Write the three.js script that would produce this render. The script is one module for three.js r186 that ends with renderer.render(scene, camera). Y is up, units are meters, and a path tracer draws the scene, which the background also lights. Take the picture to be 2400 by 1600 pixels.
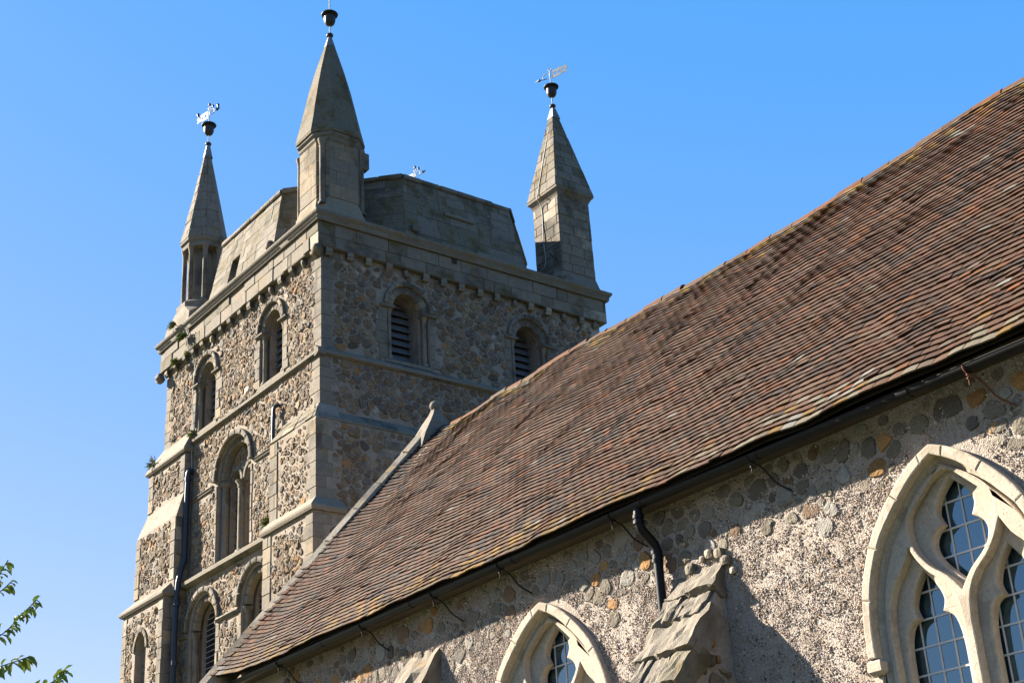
import * as THREE from 'three';
import { mergeGeometries } from 'three/addons/utils/BufferGeometryUtils.js';
import { createNoise3D } from 'simplex-noise';

// ---------------------------------------------------------------- camera, sky, sun, exposure
const scene = new THREE.Scene();
const camera = new THREE.PerspectiveCamera(2 * Math.atan(800 / 3470.8) * 180 / Math.PI, 1.5, 0.1, 2000);
const EYE = new THREE.Vector3(0, 1.6, 0);
{
  const yaw = 52.21 * Math.PI / 180, pitch = 24.54 * Math.PI / 180, roll = -3.507 * Math.PI / 180;
  const d = new THREE.Vector3(-Math.sin(yaw) * Math.cos(pitch), Math.sin(pitch), -Math.cos(yaw) * Math.cos(pitch));
  const r = new THREE.Vector3(Math.cos(yaw), 0, -Math.sin(yaw)), u = new THREE.Vector3().crossVectors(r, d);
  const X = r.clone().multiplyScalar(Math.cos(roll)).addScaledVector(u, Math.sin(roll));
  const Y = r.clone().multiplyScalar(-Math.sin(roll)).addScaledVector(u, Math.cos(roll));
  camera.position.copy(EYE);
  camera.quaternion.setFromRotationMatrix(new THREE.Matrix4().makeBasis(X, Y, d.clone().negate()));
  camera.updateMatrixWorld(true); camera.updateProjectionMatrix();
}
const SUN = new THREE.Vector3(-2.05, 1.32, 1).normalize();      // read from the buttress and eaves shadows
{
  const w = 1024, h = 512, data = new Float32Array(w * h * 4), v = new THREE.Vector3();
  for (let j = 0; j < h; j++) for (let i = 0; i < w; i++) {
    const el = ((j + 0.5) / h - 0.5) * Math.PI, az = ((i + 0.5) / w - 0.5) * 2 * Math.PI;
    v.set(Math.cos(el) * Math.cos(az), Math.sin(el), Math.cos(el) * Math.sin(az));
    const g = Math.acos(Math.min(1, v.dot(SUN)));
    const m = 1 - Math.exp(-1.9 * Math.max(v.y, 0));            // thick air low down, thin overhead
    const mie = 0.25 * Math.exp(-g / 0.45) + 0.30 * Math.exp(-g / 0.16);
    const low = Math.exp(-4.2 * Math.max(v.y, 0)) * (0.30 + 0.6 * Math.exp(-g / 0.9));
    const c = [0.004 + 1.72 * low + 0.9 * mie, 0.284 + 1.16 * low + 0.82 * mie, 0.80 + 0.45 * low + 0.60 * mie];
    const k = (j * w + i) * 4, dim = 0.80 + 0.2 * (1 - m);
    for (let q = 0; q < 3; q++) data[k + q] = c[q] * dim * 0.246;
    data[k + 3] = 1;
  }
  const sky = new THREE.DataTexture(data, w, h, THREE.RGBAFormat, THREE.FloatType);
  sky.mapping = THREE.EquirectangularReflectionMapping; sky.magFilter = THREE.LinearFilter; sky.minFilter = THREE.LinearFilter;
  sky.colorSpace = THREE.LinearSRGBColorSpace; sky.needsUpdate = true;
  scene.background = sky; scene.environment = sky;
}
const sun = new THREE.DirectionalLight(new THREE.Color().setRGB(1, 0.90, 0.76), 5);
sun.position.copy(SUN).multiplyScalar(80).add(new THREE.Vector3(-18, 8, -14));
sun.target.position.set(-18, 8, -14);
sun.castShadow = true; sun.shadow.mapSize.set(4096, 4096);
Object.assign(sun.shadow.camera, { left: -32, right: 32, top: 26, bottom: -26, near: 1, far: 200 });
sun.shadow.radius = 1; sun.shadow.bias = -0.0004;
scene.add(sun, sun.target);
const renderer = new THREE.WebGLRenderer({ antialias: true });
renderer.toneMapping = THREE.LinearToneMapping; renderer.toneMappingExposure = 5.6;
renderer.shadowMap.enabled = true; renderer.shadowMap.type = THREE.PCFSoftShadowMap;

// ---------------------------------------------------------------- helpers
function rng(seed) { let s = seed | 0; return () => { s = (s + 0x6d2b79f5) | 0; let t = Math.imul(s ^ (s >>> 15), 1 | s); t = (t + Math.imul(t ^ (t >>> 7), 61 | t)) ^ t; return ((t ^ (t >>> 14)) >>> 0) / 4294967296; }; }
const noise3 = createNoise3D(rng(7));
const V3 = (x, y, z) => new THREE.Vector3(x, y, z);
const lerp = (a, b, t) => a + (b - a) * t, clamp = (x, a, b) => Math.min(b, Math.max(a, x));
const taken = {};
function numbered(name) { const n = taken[name] = (taken[name] ?? -1) + 1; return n ? name + '_' + String(n).padStart(3, '0') : name; }

function tile2(size, period, octaves, seed, gain = 0.5) {        // tileable value noise, 0..1
  const out = new Float32Array(size * size); let amp = 1, total = 0;
  for (let o = 0; o < octaves; o++) {
    const p = period << o, r = rng(seed + o * 101), g = new Float32Array(p * p).map(() => r());
    for (let j = 0; j < size; j++) for (let i = 0; i < size; i++) {
      const x = i / size * p, y = j / size * p, x0 = Math.floor(x), y0 = Math.floor(y);
      const fx = x - x0, fy = y - y0, sx = fx * fx * (3 - 2 * fx), sy = fy * fy * (3 - 2 * fy);
      const a = g[(y0 % p) * p + x0 % p], b = g[(y0 % p) * p + (x0 + 1) % p], c = g[((y0 + 1) % p) * p + x0 % p], d = g[((y0 + 1) % p) * p + (x0 + 1) % p];
      out[j * size + i] += amp * (a + (b - a) * sx + (c - a) * sy + (a - b - c + d) * sx * sy);
    }
    total += amp; amp *= gain;
  }
  return out.map((v) => v / total);
}
const toSRGB = (x) => (x <= 0.0031308 ? 12.92 * x : 1.055 * Math.pow(x, 1 / 2.4) - 0.055);
function colourMap(size, metres, fn) {                           // fn(k, i, j) gives linear rgb multipliers, 1.4 at most
  const d = new Uint8Array(size * size * 4);
  for (let k = 0; k < size * size; k++) { const c = fn(k, k % size, (k / size) | 0); for (let q = 0; q < 3; q++) d[k * 4 + q] = 255 * toSRGB(clamp(c[q] / 1.4, 0, 1)); d[k * 4 + 3] = 255; }
  return texture(d, size, metres, THREE.SRGBColorSpace);
}
function heightMap(size, metres, fn) {
  const d = new Uint8Array(size * size * 4);
  for (let k = 0; k < size * size; k++) { const v = 255 * clamp(fn(k), 0, 1); d[k * 4] = d[k * 4 + 1] = d[k * 4 + 2] = v; d[k * 4 + 3] = 255; }
  return texture(d, size, metres, THREE.NoColorSpace);
}
function texture(d, size, metres, space) {
  const t = new THREE.DataTexture(d, size, size, THREE.RGBAFormat, THREE.UnsignedByteType);
  t.wrapS = t.wrapT = THREE.RepeatWrapping; t.magFilter = THREE.LinearFilter; t.minFilter = THREE.LinearMipmapLinearFilter; t.generateMipmaps = true;
  t.repeat.set(1 / metres, 1 / metres); t.colorSpace = space; t.needsUpdate = true; return t;
}
const nA = tile2(512, 4, 7, 11, 0.62), nB = tile2(512, 8, 6, 29, 0.6), nC = tile2(512, 64, 3, 47, 0.7), nD = tile2(512, 3, 6, 83, 0.55);
const mottleMap = colourMap(512, 1.3, (k) => { const m = 0.62 + 0.5 * nA[k] + 0.5 * (nC[k] - 0.5), s = nB[k] > 0.62 ? 0.82 : 1, w = (nB[k] - 0.5) * 0.14; return [m * s * (1 + w), m * s, m * s * (1 - w)]; });
const ashlarMap = colourMap(512, 3.1, (k) => {                   // limestone: grain, grey weathering crust, pale rubbed spots, a little ochre lichen
  let m = 0.70 + 0.42 * nA[k] + 0.42 * (nC[k] - 0.5), c = [m * 1.03, m, m * 0.95];
  if (nD[k] > 0.53) { const t = clamp((nD[k] - 0.53) * 9, 0, 0.75) * (0.5 + nC[k]); c = c.map((x, q) => lerp(x, [0.36, 0.36, 0.35][q], t)); }
  if (nB[k] > 0.66) { const t = clamp((nB[k] - 0.66) * 14, 0, 0.6); c = c.map((x, q) => lerp(x, [1.15, 0.88, 0.5][q], t)); }
  if (nC[k] > 0.80 && nA[k] > 0.5) c = c.map((x) => x * 1.25);
  return c;
});
const caenMap = colourMap(512, 1.5, (k) => { let m = 0.76 + 0.3 * nA[k] + 0.4 * (nC[k] - 0.5), c = [m * 1.02, m, m * 0.97]; if (nD[k] > 0.56) { const t = clamp((nD[k] - 0.56) * 10, 0, 0.6) * (0.4 + nC[k]); c = c.map((x, q) => lerp(x, [0.52, 0.5, 0.47][q], t)); } if (nC[k] < 0.2) c = c.map((x) => x * 0.7); return c; });
const mossMap = colourMap(512, 1.7, (k) => {                     // old render on the spire: brown moss, black crust, pale lichen
  const m = 0.6 + 0.55 * nA[k] + 0.5 * (nC[k] - 0.5); let c = [m, m * 0.97, m * 0.9];
  if (nB[k] > 0.5) { const t = clamp((nB[k] - 0.5) * 6, 0, 0.7); c = c.map((x, q) => lerp(x, [0.62, 0.5, 0.22][q] * (0.6 + nC[k]), t)); }
  if (nD[k] > 0.55) { const t = clamp((nD[k] - 0.55) * 8, 0, 0.6); c = c.map((x, q) => lerp(x, [0.35, 0.36, 0.38][q], t)); }
  return c;
});
const clayMap = colourMap(512, 0.42, (k) => {
  const m = 0.66 + 0.40 * nA[k] + 0.45 * (nC[k] - 0.5); let c = [m, m, m];
  if (nB[k] > 0.60) { const t = clamp((nB[k] - 0.6) * 8, 0, 0.6); c = c.map((x, q) => lerp(x, [0.5, 0.55, 0.6][q], t)); }
  if (nC[k] > 0.82) c = [m * 1.3, m * 1.35, m * 1.4];
  return c;
});
const roughBump = heightMap(512, 0.8, (k) => 0.55 * nA[k] + 0.45 * nC[k]);
const fineBump = heightMap(512, 0.5, (k) => 0.5 * nB[k] + 0.5 * nC[k]);

function mat(name, rgb, o = {}) {
  const m = new THREE.MeshPhysicalMaterial({ roughness: o.rough ?? 0.92, metalness: o.metal ?? 0, vertexColors: !!o.vc, side: o.side ?? THREE.FrontSide });
  m.name = name; m.color.setRGB(...rgb);
  if (o.map) { m.map = o.map; m.color.multiplyScalar(1.4); }
  if (o.bump) { m.bumpMap = o.bump; m.bumpScale = o.bs ?? 0.01; }
  m.specularIntensity = o.spec ?? 0.3;
  if (o.clearcoat) m.clearcoat = o.clearcoat;
  if (o.ior) m.ior = o.ior;
  if (o.tint) m.specularColor.setRGB(...o.tint);
  if (o.transmission) { m.transmission = o.transmission; m.thickness = 0; }
  return m;
}
const M = {
  stone: mat('rubble stone', [1, 1, 1], { vc: true, map: mottleMap, bump: roughBump, bs: 0.022 }),
  mortarS: mat('lime mortar', [0.245, 0.205, 0.16], { map: mottleMap, bump: roughBump, bs: 0.022 }),
  mortarE: mat('lime mortar', [0.245, 0.205, 0.16], { map: mottleMap, bump: roughBump, bs: 0.02 }),
  ashlar: mat('weathered limestone', [0.165, 0.145, 0.118], { map: ashlarMap, bump: roughBump, bs: 0.012 }),
  ashlarGrey: mat('grey weathered limestone', [0.150, 0.135, 0.113], { map: ashlarMap, bump: roughBump, bs: 0.014 }),
  ashlarBuff: mat('buff limestone', [0.205, 0.168, 0.120], { map: ashlarMap, bump: roughBump, bs: 0.010 }),
  ashlarPale: mat('pale limestone', [0.27, 0.24, 0.195], { map: ashlarMap, bump: roughBump, bs: 0.012 }),
  ashlarDark: mat('dark crusted limestone', [0.128, 0.116, 0.098], { map: ashlarMap, bump: roughBump, bs: 0.01 }),
  moss: mat('mossy render', [0.132, 0.118, 0.092], { map: mossMap, bump: roughBump, bs: 0.016 }),
  caen: mat('cream freestone', [0.335, 0.293, 0.238], { map: caenMap, bump: roughBump, bs: 0.006 }),
  roughcast: mat('roughcast lime render', [0.30, 0.255, 0.215], { map: mottleMap, bump: roughBump, bs: 0.03 }),
  pebble: mat('roughcast grit', [1, 1, 1], { rough: 0.8, spec: 0.3 }),
  clay: mat('clay tile', [1, 1, 1], { map: clayMap, bump: fineBump, bs: 0.003, rough: 0.88 }),
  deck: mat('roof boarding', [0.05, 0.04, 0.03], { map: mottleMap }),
  oak: mat('weathered louvre board', [0.115, 0.115, 0.12], { map: mottleMap, bump: fineBump, bs: 0.003, rough: 0.75 }),
  board: mat('old eaves board', [0.085, 0.065, 0.05], { map: mottleMap, bump: fineBump, bs: 0.004 }),
  blackPaint: mat('black painted iron', [0.008, 0.008, 0.009], { rough: 0.42, spec: 0.28 }),
  bluePaint: mat('dark blue painted iron', [0.018, 0.026, 0.04], { rough: 0.4, spec: 0.5 }),
  iron: mat('dark wrought iron', [0.016, 0.015, 0.015], { rough: 0.6, map: mottleMap }),
  rust: mat('rusty iron', [0.12, 0.05, 0.03], { rough: 0.8, map: mottleMap }),
  lead: mat('grey lead', [0.15, 0.15, 0.15], { rough: 0.55, spec: 0.5, map: mottleMap }),
  came: mat('lead glazing bar', [0.42, 0.42, 0.42], { rough: 0.5, spec: 0.5 }),
  copper: mat('dull bronze', [0.03, 0.032, 0.03], { rough: 0.5, spec: 0.4, map: mottleMap }),
  whiteMetal: mat('white painted vane', [0.42, 0.41, 0.38], { rough: 0.5, map: mottleMap }),
  cable: mat('pale conductor tape', [0.30, 0.30, 0.28], { rough: 0.6 }),
  glass: mat('old window glass', [0.012, 0.024, 0.036], { rough: 0.03, spec: 1, ior: 2.33, tint: [0.42, 0.8, 1], clearcoat: 0.6 }),
  darkGlass: mat('dark leaded glass', [0.010, 0.011, 0.014], { rough: 0.12, spec: 1, ior: 1.6 }),
  bird: mat('dark feathers', [0.018, 0.017, 0.02], { rough: 0.5, spec: 0.5 }),
  leaf: mat('leaf', [1, 1, 1], { vc: true, rough: 0.6, spec: 0.4, side: THREE.DoubleSide, transmission: 0.35 }),
  bark: mat('bark', [0.10, 0.075, 0.055], { map: mottleMap, bump: roughBump, bs: 0.02 }),
  grass: mat('mown grass', [0.075, 0.085, 0.04], { map: mottleMap }),
  plain: mat('plain wall core', [0.34, 0.29, 0.23], { map: mottleMap }),
};

// geometry: everything becomes non-indexed position + normal + uv in metres
function finish(g, flat = false) {
  if (g.index) g = g.toNonIndexed();
  if (flat || !g.attributes.normal) g.computeVertexNormals();
  const p = g.attributes.position, n = g.attributes.normal, uv = new Float32Array(p.count * 2);
  for (let i = 0; i < p.count; i += 3) {
    let nx = 0, ny = 0, nz = 0;
    for (let k = 0; k < 3; k++) { nx += n.getX(i + k); ny += n.getY(i + k); nz += n.getZ(i + k); }
    nx = Math.abs(nx); ny = Math.abs(ny); nz = Math.abs(nz);
    for (let k = 0; k < 3; k++) {
      const x = p.getX(i + k), y = p.getY(i + k), z = p.getZ(i + k);
      const [a, b] = nx > ny && nx > nz ? [z + 3.3, y] : ny > nz ? [x, z + 1.7] : [x, y + 0.4];
      uv[(i + k) * 2] = a; uv[(i + k) * 2 + 1] = b;
    }
  }
  const out = new THREE.BufferGeometry();
  out.setAttribute('position', new THREE.Float32BufferAttribute(p.array.slice(0, p.count * 3), 3));
  out.setAttribute('normal', new THREE.Float32BufferAttribute(n.array.slice(0, p.count * 3), 3));
  out.setAttribute('uv', new THREE.Float32BufferAttribute(uv, 2));
  if (g.attributes.color) out.setAttribute('color', new THREE.Float32BufferAttribute(g.attributes.color.array.slice(0, p.count * 3), 3));
  return out;
}
const merge = (list) => (list.length === 1 ? list[0] : mergeGeometries(list));
class Tris {                                                      // loose triangles and quads, flat shaded
  constructor() { this.p = []; }
  tri(a, b, c) { this.p.push(a.x, a.y, a.z, b.x, b.y, b.z, c.x, c.y, c.z); return this; }
  quad(a, b, c, d) { return this.tri(a, b, c).tri(a, c, d); }
  done() { const g = new THREE.BufferGeometry(); g.setAttribute('position', new THREE.Float32BufferAttribute(this.p, 3)); return finish(g, true); }
}
function frame(o, A, B, N) { return { o, A, B, N, at: (a, b, n = 0) => o.clone().addScaledVector(A, a).addScaledVector(B, b).addScaledVector(N, n), m: new THREE.Matrix4().makeBasis(A, B, N).setPosition(o) }; }
function inFrame(g, F) { g.applyMatrix4(F.m); return g; }
function loft(rings, capLow = false, capHigh = false) {           // rings of Vector3, anticlockwise seen from above / outside
  const t = new Tris(), n = rings[0].length;
  for (let r = 0; r + 1 < rings.length; r++) for (let i = 0; i < n; i++) { const j = (i + 1) % n; t.quad(rings[r][i], rings[r][j], rings[r + 1][j], rings[r + 1][i]); }
  if (capHigh) { const R = rings[rings.length - 1]; for (let i = 1; i + 1 < n; i++) t.tri(R[0], R[i], R[i + 1]); }
  if (capLow) { const R = rings[0]; for (let i = 1; i + 1 < n; i++) t.tri(R[0], R[i + 1], R[i]); }
  return t.done();
}
const rect = (x0, x1, z0, z1, y) => [V3(x0, y, z1), V3(x1, y, z1), V3(x1, y, z0), V3(x0, y, z0)];
const block = (x0, x1, y0, y1, z0, z1) => loft([rect(x0, x1, z0, z1, y0), rect(x0, x1, z0, z1, y1)], true, true);
function chamferBlock(x0, x1, y0, y1, z0, z1, c = 0.012) {
  const s = (d, y) => rect(x0 + d, x1 - d, z0 + d, z1 - d, y);
  return loft([s(c, y0), s(0, y0 + c), s(0, y1 - c), s(c, y1)], true, true);
}
function clipPoly(poly, nx, ny, d) {                             // keeps nx*x + ny*y <= d
  const out = [];
  for (let i = 0; i < poly.length; i++) {
    const a = poly[i], b = poly[(i + 1) % poly.length], da = nx * a[0] + ny * a[1] - d, db = nx * b[0] + ny * b[1] - d;
    if (da <= 0) out.push(a);
    if ((da < 0 && db > 0) || (da > 0 && db < 0)) { const t = da / (da - db); out.push([a[0] + (b[0] - a[0]) * t, a[1] + (b[1] - a[1]) * t]); }
  }
  return out;
}
const areaOf = (p) => { let s = 0; for (let i = 0; i < p.length; i++) { const a = p[i], b = p[(i + 1) % p.length]; s += a[0] * b[1] - a[1] * b[0]; } return s / 2; };
function shrink(poly, d) {                                        // inset of a convex anticlockwise polygon
  let out = poly;
  for (let i = 0; i < poly.length; i++) {
    const a = poly[i], b = poly[(i + 1) % poly.length], l = Math.hypot(b[0] - a[0], b[1] - a[1]); if (l < 1e-5) continue;
    const nx = (b[1] - a[1]) / l, ny = -(b[0] - a[0]) / l; out = clipPoly(out, nx, ny, nx * a[0] + ny * a[1] - d); if (out.length < 3) return [];
  }
  return out;
}
function prism(poly, n0, n1, c, F, tilt = [0, 0]) {               // convex outline raised from n0 to n1 with a chamfer
  const top = poly.map(([a, b]) => { const cx = poly.reduce((s, q) => s + q[0], 0) / poly.length, cy = poly.reduce((s, q) => s + q[1], 0) / poly.length, l = Math.hypot(a - cx, b - cy) || 1; return [a - (a - cx) / l * c, b - (b - cy) / l * c]; });
  const at = (q, n) => F.at(q[0], q[1], n + (q[0] - poly[0][0]) * tilt[0] + (q[1] - poly[0][1]) * tilt[1]);
  return loft([poly.map((q) => at(q, n0)), poly.map((q) => at(q, n1 - c)), top.map((q) => at(q, n1))], false, true);
}
function tube(pts, r, seg = 24, rad = 10) { return finish(new THREE.TubeGeometry(new THREE.CatmullRomCurve3(pts, false, 'centripetal'), seg, r, rad, false)); }
function rod(a, b, r, rad = 8, r2 = r) {
  const d = b.clone().sub(a), g = new THREE.CylinderGeometry(r2, r, d.length(), rad);
  g.applyQuaternion(new THREE.Quaternion().setFromUnitVectors(V3(0, 1, 0), d.clone().normalize())); g.translate((a.x + b.x) / 2, (a.y + b.y) / 2, (a.z + b.z) / 2); return finish(g);
}
function lathe(pts, seg = 16) { return finish(new THREE.LatheGeometry(pts.map(([r, y]) => new THREE.Vector2(r, y)), seg)); }
function shapeOf(pts, holes = []) { const ccw = (l) => (areaOf(l) < 0 ? l.slice().reverse() : l); pts = ccw(pts); holes = holes.map(ccw); const s = new THREE.Shape(pts.map((p) => new THREE.Vector2(p[0], p[1]))); for (const h of holes) s.holes.push(new THREE.Path(h.map((p) => new THREE.Vector2(p[0], p[1])))); return s; }
function slab(pts, holes, n0, n1, bevel = 0) {                    // outline in x, y raised from z = n0 to n1
  const g = new THREE.ExtrudeGeometry(shapeOf(pts, holes), { depth: n1 - n0 - 2 * bevel, bevelEnabled: bevel > 0, bevelSize: bevel, bevelThickness: bevel, bevelOffset: -bevel, bevelSegments: 2, curveSegments: 4 });
  g.translate(0, 0, n0 + bevel); return finish(g);
}
function arc(cx, cy, r, a0, a1, n) { const o = []; for (let i = 0; i <= n; i++) { const a = a0 + (a1 - a0) * i / n; o.push([cx + r * Math.cos(a), cy + r * Math.sin(a)]); } return o; }
const archHole = (cx, sill, spring, hw, n = 16) => [[cx - hw, sill], [cx + hw, sill], ...arc(cx, spring, hw, 0, Math.PI, n)];
function pointed(cx, spring, hw, rise, n = 9) {                   // pointed arch from right springing over the apex to the left one
  const r = (hw * hw + rise * rise) / (2 * hw), a1 = Math.asin(clamp(rise / r, -1, 1)), right = arc(cx + hw - r, spring, r, 0, hw >= r ? Math.PI - a1 : a1, n);
  return [...right, ...right.slice(0, -1).reverse().map(([x, y]) => [2 * cx - x, y])];
}
function smooth(pts, n) { return new THREE.SplineCurve(pts.map((p) => new THREE.Vector2(p[0], p[1]))).getPoints(n).map((p) => [p.x, p.y]); }

// scene objects
function add(name, geo, material, parent) {
  const m = new THREE.Mesh(Array.isArray(geo) ? merge(geo) : geo, material); m.castShadow = m.receiveShadow = true;
  if (parent) { m.name = name; parent.add(m); if (parent.userData.thingBase) m.position.copy(parent.userData.thingBase).negate(); } else { m.name = numbered(name); scene.add(m); }
  return m;
}
function thing(name, base, label, category, group) {              // parts are built in world coordinates and hung under a group at the thing's base
  const g = new THREE.Group(); g.name = numbered(name); g.position.copy(base); Object.assign(g.userData, { label, category }); if (group) g.userData.group = group;
  Object.defineProperty(g.userData, 'thingBase', { value: base.clone(), enumerable: false }); scene.add(g); return g;
}
function partGroup(name, parent, at = V3(0, 0, 0), turn = 0) { const g = new THREE.Group(); g.name = name; g.position.copy(at); if (parent.userData.thingBase) g.position.sub(parent.userData.thingBase); g.rotation.y = turn; parent.add(g); return g; }
const stuff = (o) => { o.userData.kind = 'stuff'; return o; };
const tint = (g, c) => { const n = g.attributes.position.count, a = new Float32Array(n * 3); for (let i = 0; i < n; i++) { a[i * 3] = c[0]; a[i * 3 + 1] = c[1]; a[i * 3 + 2] = c[2]; } g.setAttribute('color', new THREE.BufferAttribute(a, 3)); return g; };
const pick = (r, list) => { let t = r() * list.reduce((s, q) => s + q[0], 0); for (const q of list) if ((t -= q[0]) <= 0) return q; return list[0]; };

// ---------------------------------------------------------------- masonry
// Rubble: sites in loose courses, one cell of the plane each, every cell a domed stone bedded in the mortar.
function rubble(F, [a0, a1, b0, b1], o) {
  const r = rng(o.seed), asp = o.asp ?? 1.4, sites = [];
  let b = b0 - o.h;
  while (b < b1 + o.h) {
    const h = o.h * (0.6 + 0.8 * r()); let a = a0 - o.h * asp * (1 + r());
    while (a < a1 + o.h * asp) { const w = h * asp * (0.6 + 0.8 * r()); sites.push([a + w / 2 + (r() - 0.5) * w * 0.4, b + h / 2 + (r() - 0.5) * h * (o.loose ?? 0.5), Math.pow(r(), 2.5) * (o.vary ?? 0.3) * 5.5 * o.h * o.h]); a += w; }
    b += h;
  }
  const cell = o.h * asp * 2.2, grid = {}, key = (x, y) => Math.floor(x / cell) + ':' + Math.floor(y / cell);
  sites.forEach((s, i) => (grid[key(s[0], s[1])] ??= []).push(i));
  const stones = [];
  for (let i = 0; i < sites.length; i++) {
    const [x, y, wt] = sites[i]; if (x < a0 || x > a1 || y < b0 || y > b1) continue;
    let poly = [[-cell, -cell], [cell, -cell], [cell, cell], [-cell, cell]];
    const gx = Math.floor(x / cell), gy = Math.floor(y / cell);
    for (let p = -1; p <= 1; p++) for (let q = -1; q <= 1; q++) for (const j of grid[(gx + p) + ':' + (gy + q)] ?? []) {
      if (j === i) continue;
      const dx = (sites[j][0] - x), dy = (sites[j][1] - y) * 1.15; if (Math.abs(dx) < 1e-6 && Math.abs(dy) < 1e-6) continue;
      poly = clipPoly(poly, dx, dy / 1.15 * 1.32, (dx * dx + dy * dy + wt - sites[j][2]) / 2); if (poly.length < 3) break;
    }
    const seed = r(), drop = r(); if (poly.length < 3 || drop < (o.drop ? o.drop(x, y) : 0)) continue;
    const cx = poly.reduce((s, q) => s + q[0], 0) / poly.length, cy = poly.reduce((s, q) => s + q[1], 0) / poly.length;
    const n = 12, rad = [];
    for (let k = 0; k < n; k++) {
      const t = (k + 0.5 * seed) / n * Math.PI * 2, ux = Math.cos(t), uy = Math.sin(t); let best = 9;
      for (let e = 0; e < poly.length; e++) {
        const A = poly[e], B = poly[(e + 1) % poly.length], ex = B[0] - A[0], ey = B[1] - A[1], den = ux * ey - uy * ex; if (Math.abs(den) < 1e-9) continue;
        const s = ((A[0] - cx) * ey - (A[1] - cy) * ex) / den; if (s > 0 && s < best) best = s;
      }
      rad.push([best, ux, uy]);
    }
    const gap = o.gap * (0.6 + 0.9 * r()), lim = rad.map((q) => q[0]), mean = lim.reduce((s, q) => s + q, 0) / n;
    const out = rad.map(([d, ux, uy], k) => { const e = Math.min((o.sharp ?? 0.72) * d + (1 - (o.sharp ?? 0.72)) / 2 * (lim[(k + 1) % n] + lim[(k + n - 1) % n]), d * 1.02, mean * 1.7); const s = Math.max(0.012, (e - gap) * (1 - (o.rough ?? 0.2) * r())); return [x + cx + ux * s, y + cy + uy * s]; });
    if (out.some((q) => q[0] < a0 || q[0] > a1 || q[1] < b0 || q[1] > b1) || (o.skip && (o.skip(x + cx, y + cy) || out.some((q) => o.skip(q[0], q[1]))))) {
      if (out.every((q) => q[0] < a0 || q[0] > a1 || q[1] < b0 || q[1] > b1 || (o.skip && o.skip(q[0], q[1])))) continue;
      // stone cut by the edge of a dressing: keep only its free side by pulling the outline in
      let ok = false;
      for (const f of [0.75, 0.55]) {
        const cut = out.map((q) => [x + cx + (q[0] - x - cx) * f, y + cy + (q[1] - y - cy) * f]);
        if (!cut.some((q) => q[0] < a0 || q[0] > a1 || q[1] < b0 || q[1] > b1 || (o.skip && o.skip(q[0], q[1])))) { out.splice(0, n, ...cut); ok = true; break; }
      }
      if (!ok) continue;
    }
    const area = areaOf(out); if (area < 0.0007) continue;
    const H = o.rise * (0.5 + 0.9 * r()) * clamp(Math.sqrt(area) / 0.13, 0.6, 1.3), ta = (r() - 0.5) * o.tilt, tb = (r() - 0.5) * o.tilt;
    const mx = out.reduce((s, q) => s + q[0], 0) / n, my = out.reduce((s, q) => s + q[1], 0) / n, verts = [], idx = [];
    for (const [f, hgt] of [[1, -0.3], [0.93, 0.8], [0.62, 1.0]]) for (const q of out) {
      const a = mx + (q[0] - mx) * f * (f < 1 ? 0.95 + 0.1 * r() : 1), bb = my + (q[1] - my) * f * (f < 1 ? 0.95 + 0.1 * r() : 1);
      const nn = hgt < 0 ? -0.015 : H * hgt * (1 - (o.jag ?? 0.5) / 2 + (o.jag ?? 0.5) * r()) + (a - mx) * ta + (bb - my) * tb; verts.push(F.at(a, bb, nn));
    }
    verts.push(F.at(mx, my, H * (0.8 + 0.45 * r())));
    for (let k = 0; k < n; k++) { const j = (k + 1) % n; for (let q = 0; q < 2; q++) idx.push(q * n + k, q * n + j, (q + 1) * n + j, q * n + k, (q + 1) * n + j, (q + 1) * n + k); idx.push(2 * n + k, 2 * n + j, 3 * n); }
    const g = new THREE.BufferGeometry(); g.setAttribute('position', new THREE.Float32BufferAttribute(verts.flatMap((v) => [v.x, v.y, v.z]), 3)); g.setIndex(idx); g.computeVertexNormals();
    const [, ...c] = pick(r, o.palette), l = 0.78 + 0.44 * r();
    stones.push({ g: tint(finish(g, true), c.map((v) => v * l)), area });
  }
  return stones;
}
function layStones(stones, parent, keep, name = 'rubble_stone') {  // the largest stones one by one, the rest as one mesh
  stones.sort((p, q) => q.area - p.area);
  for (const s of stones.slice(0, keep)) add(name, s.g, M.stone, parent);
  if (stones.length > keep) stuff(add('small_' + name + 's', stones.slice(keep).map((s) => s.g), M.stone, parent));
}
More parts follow.
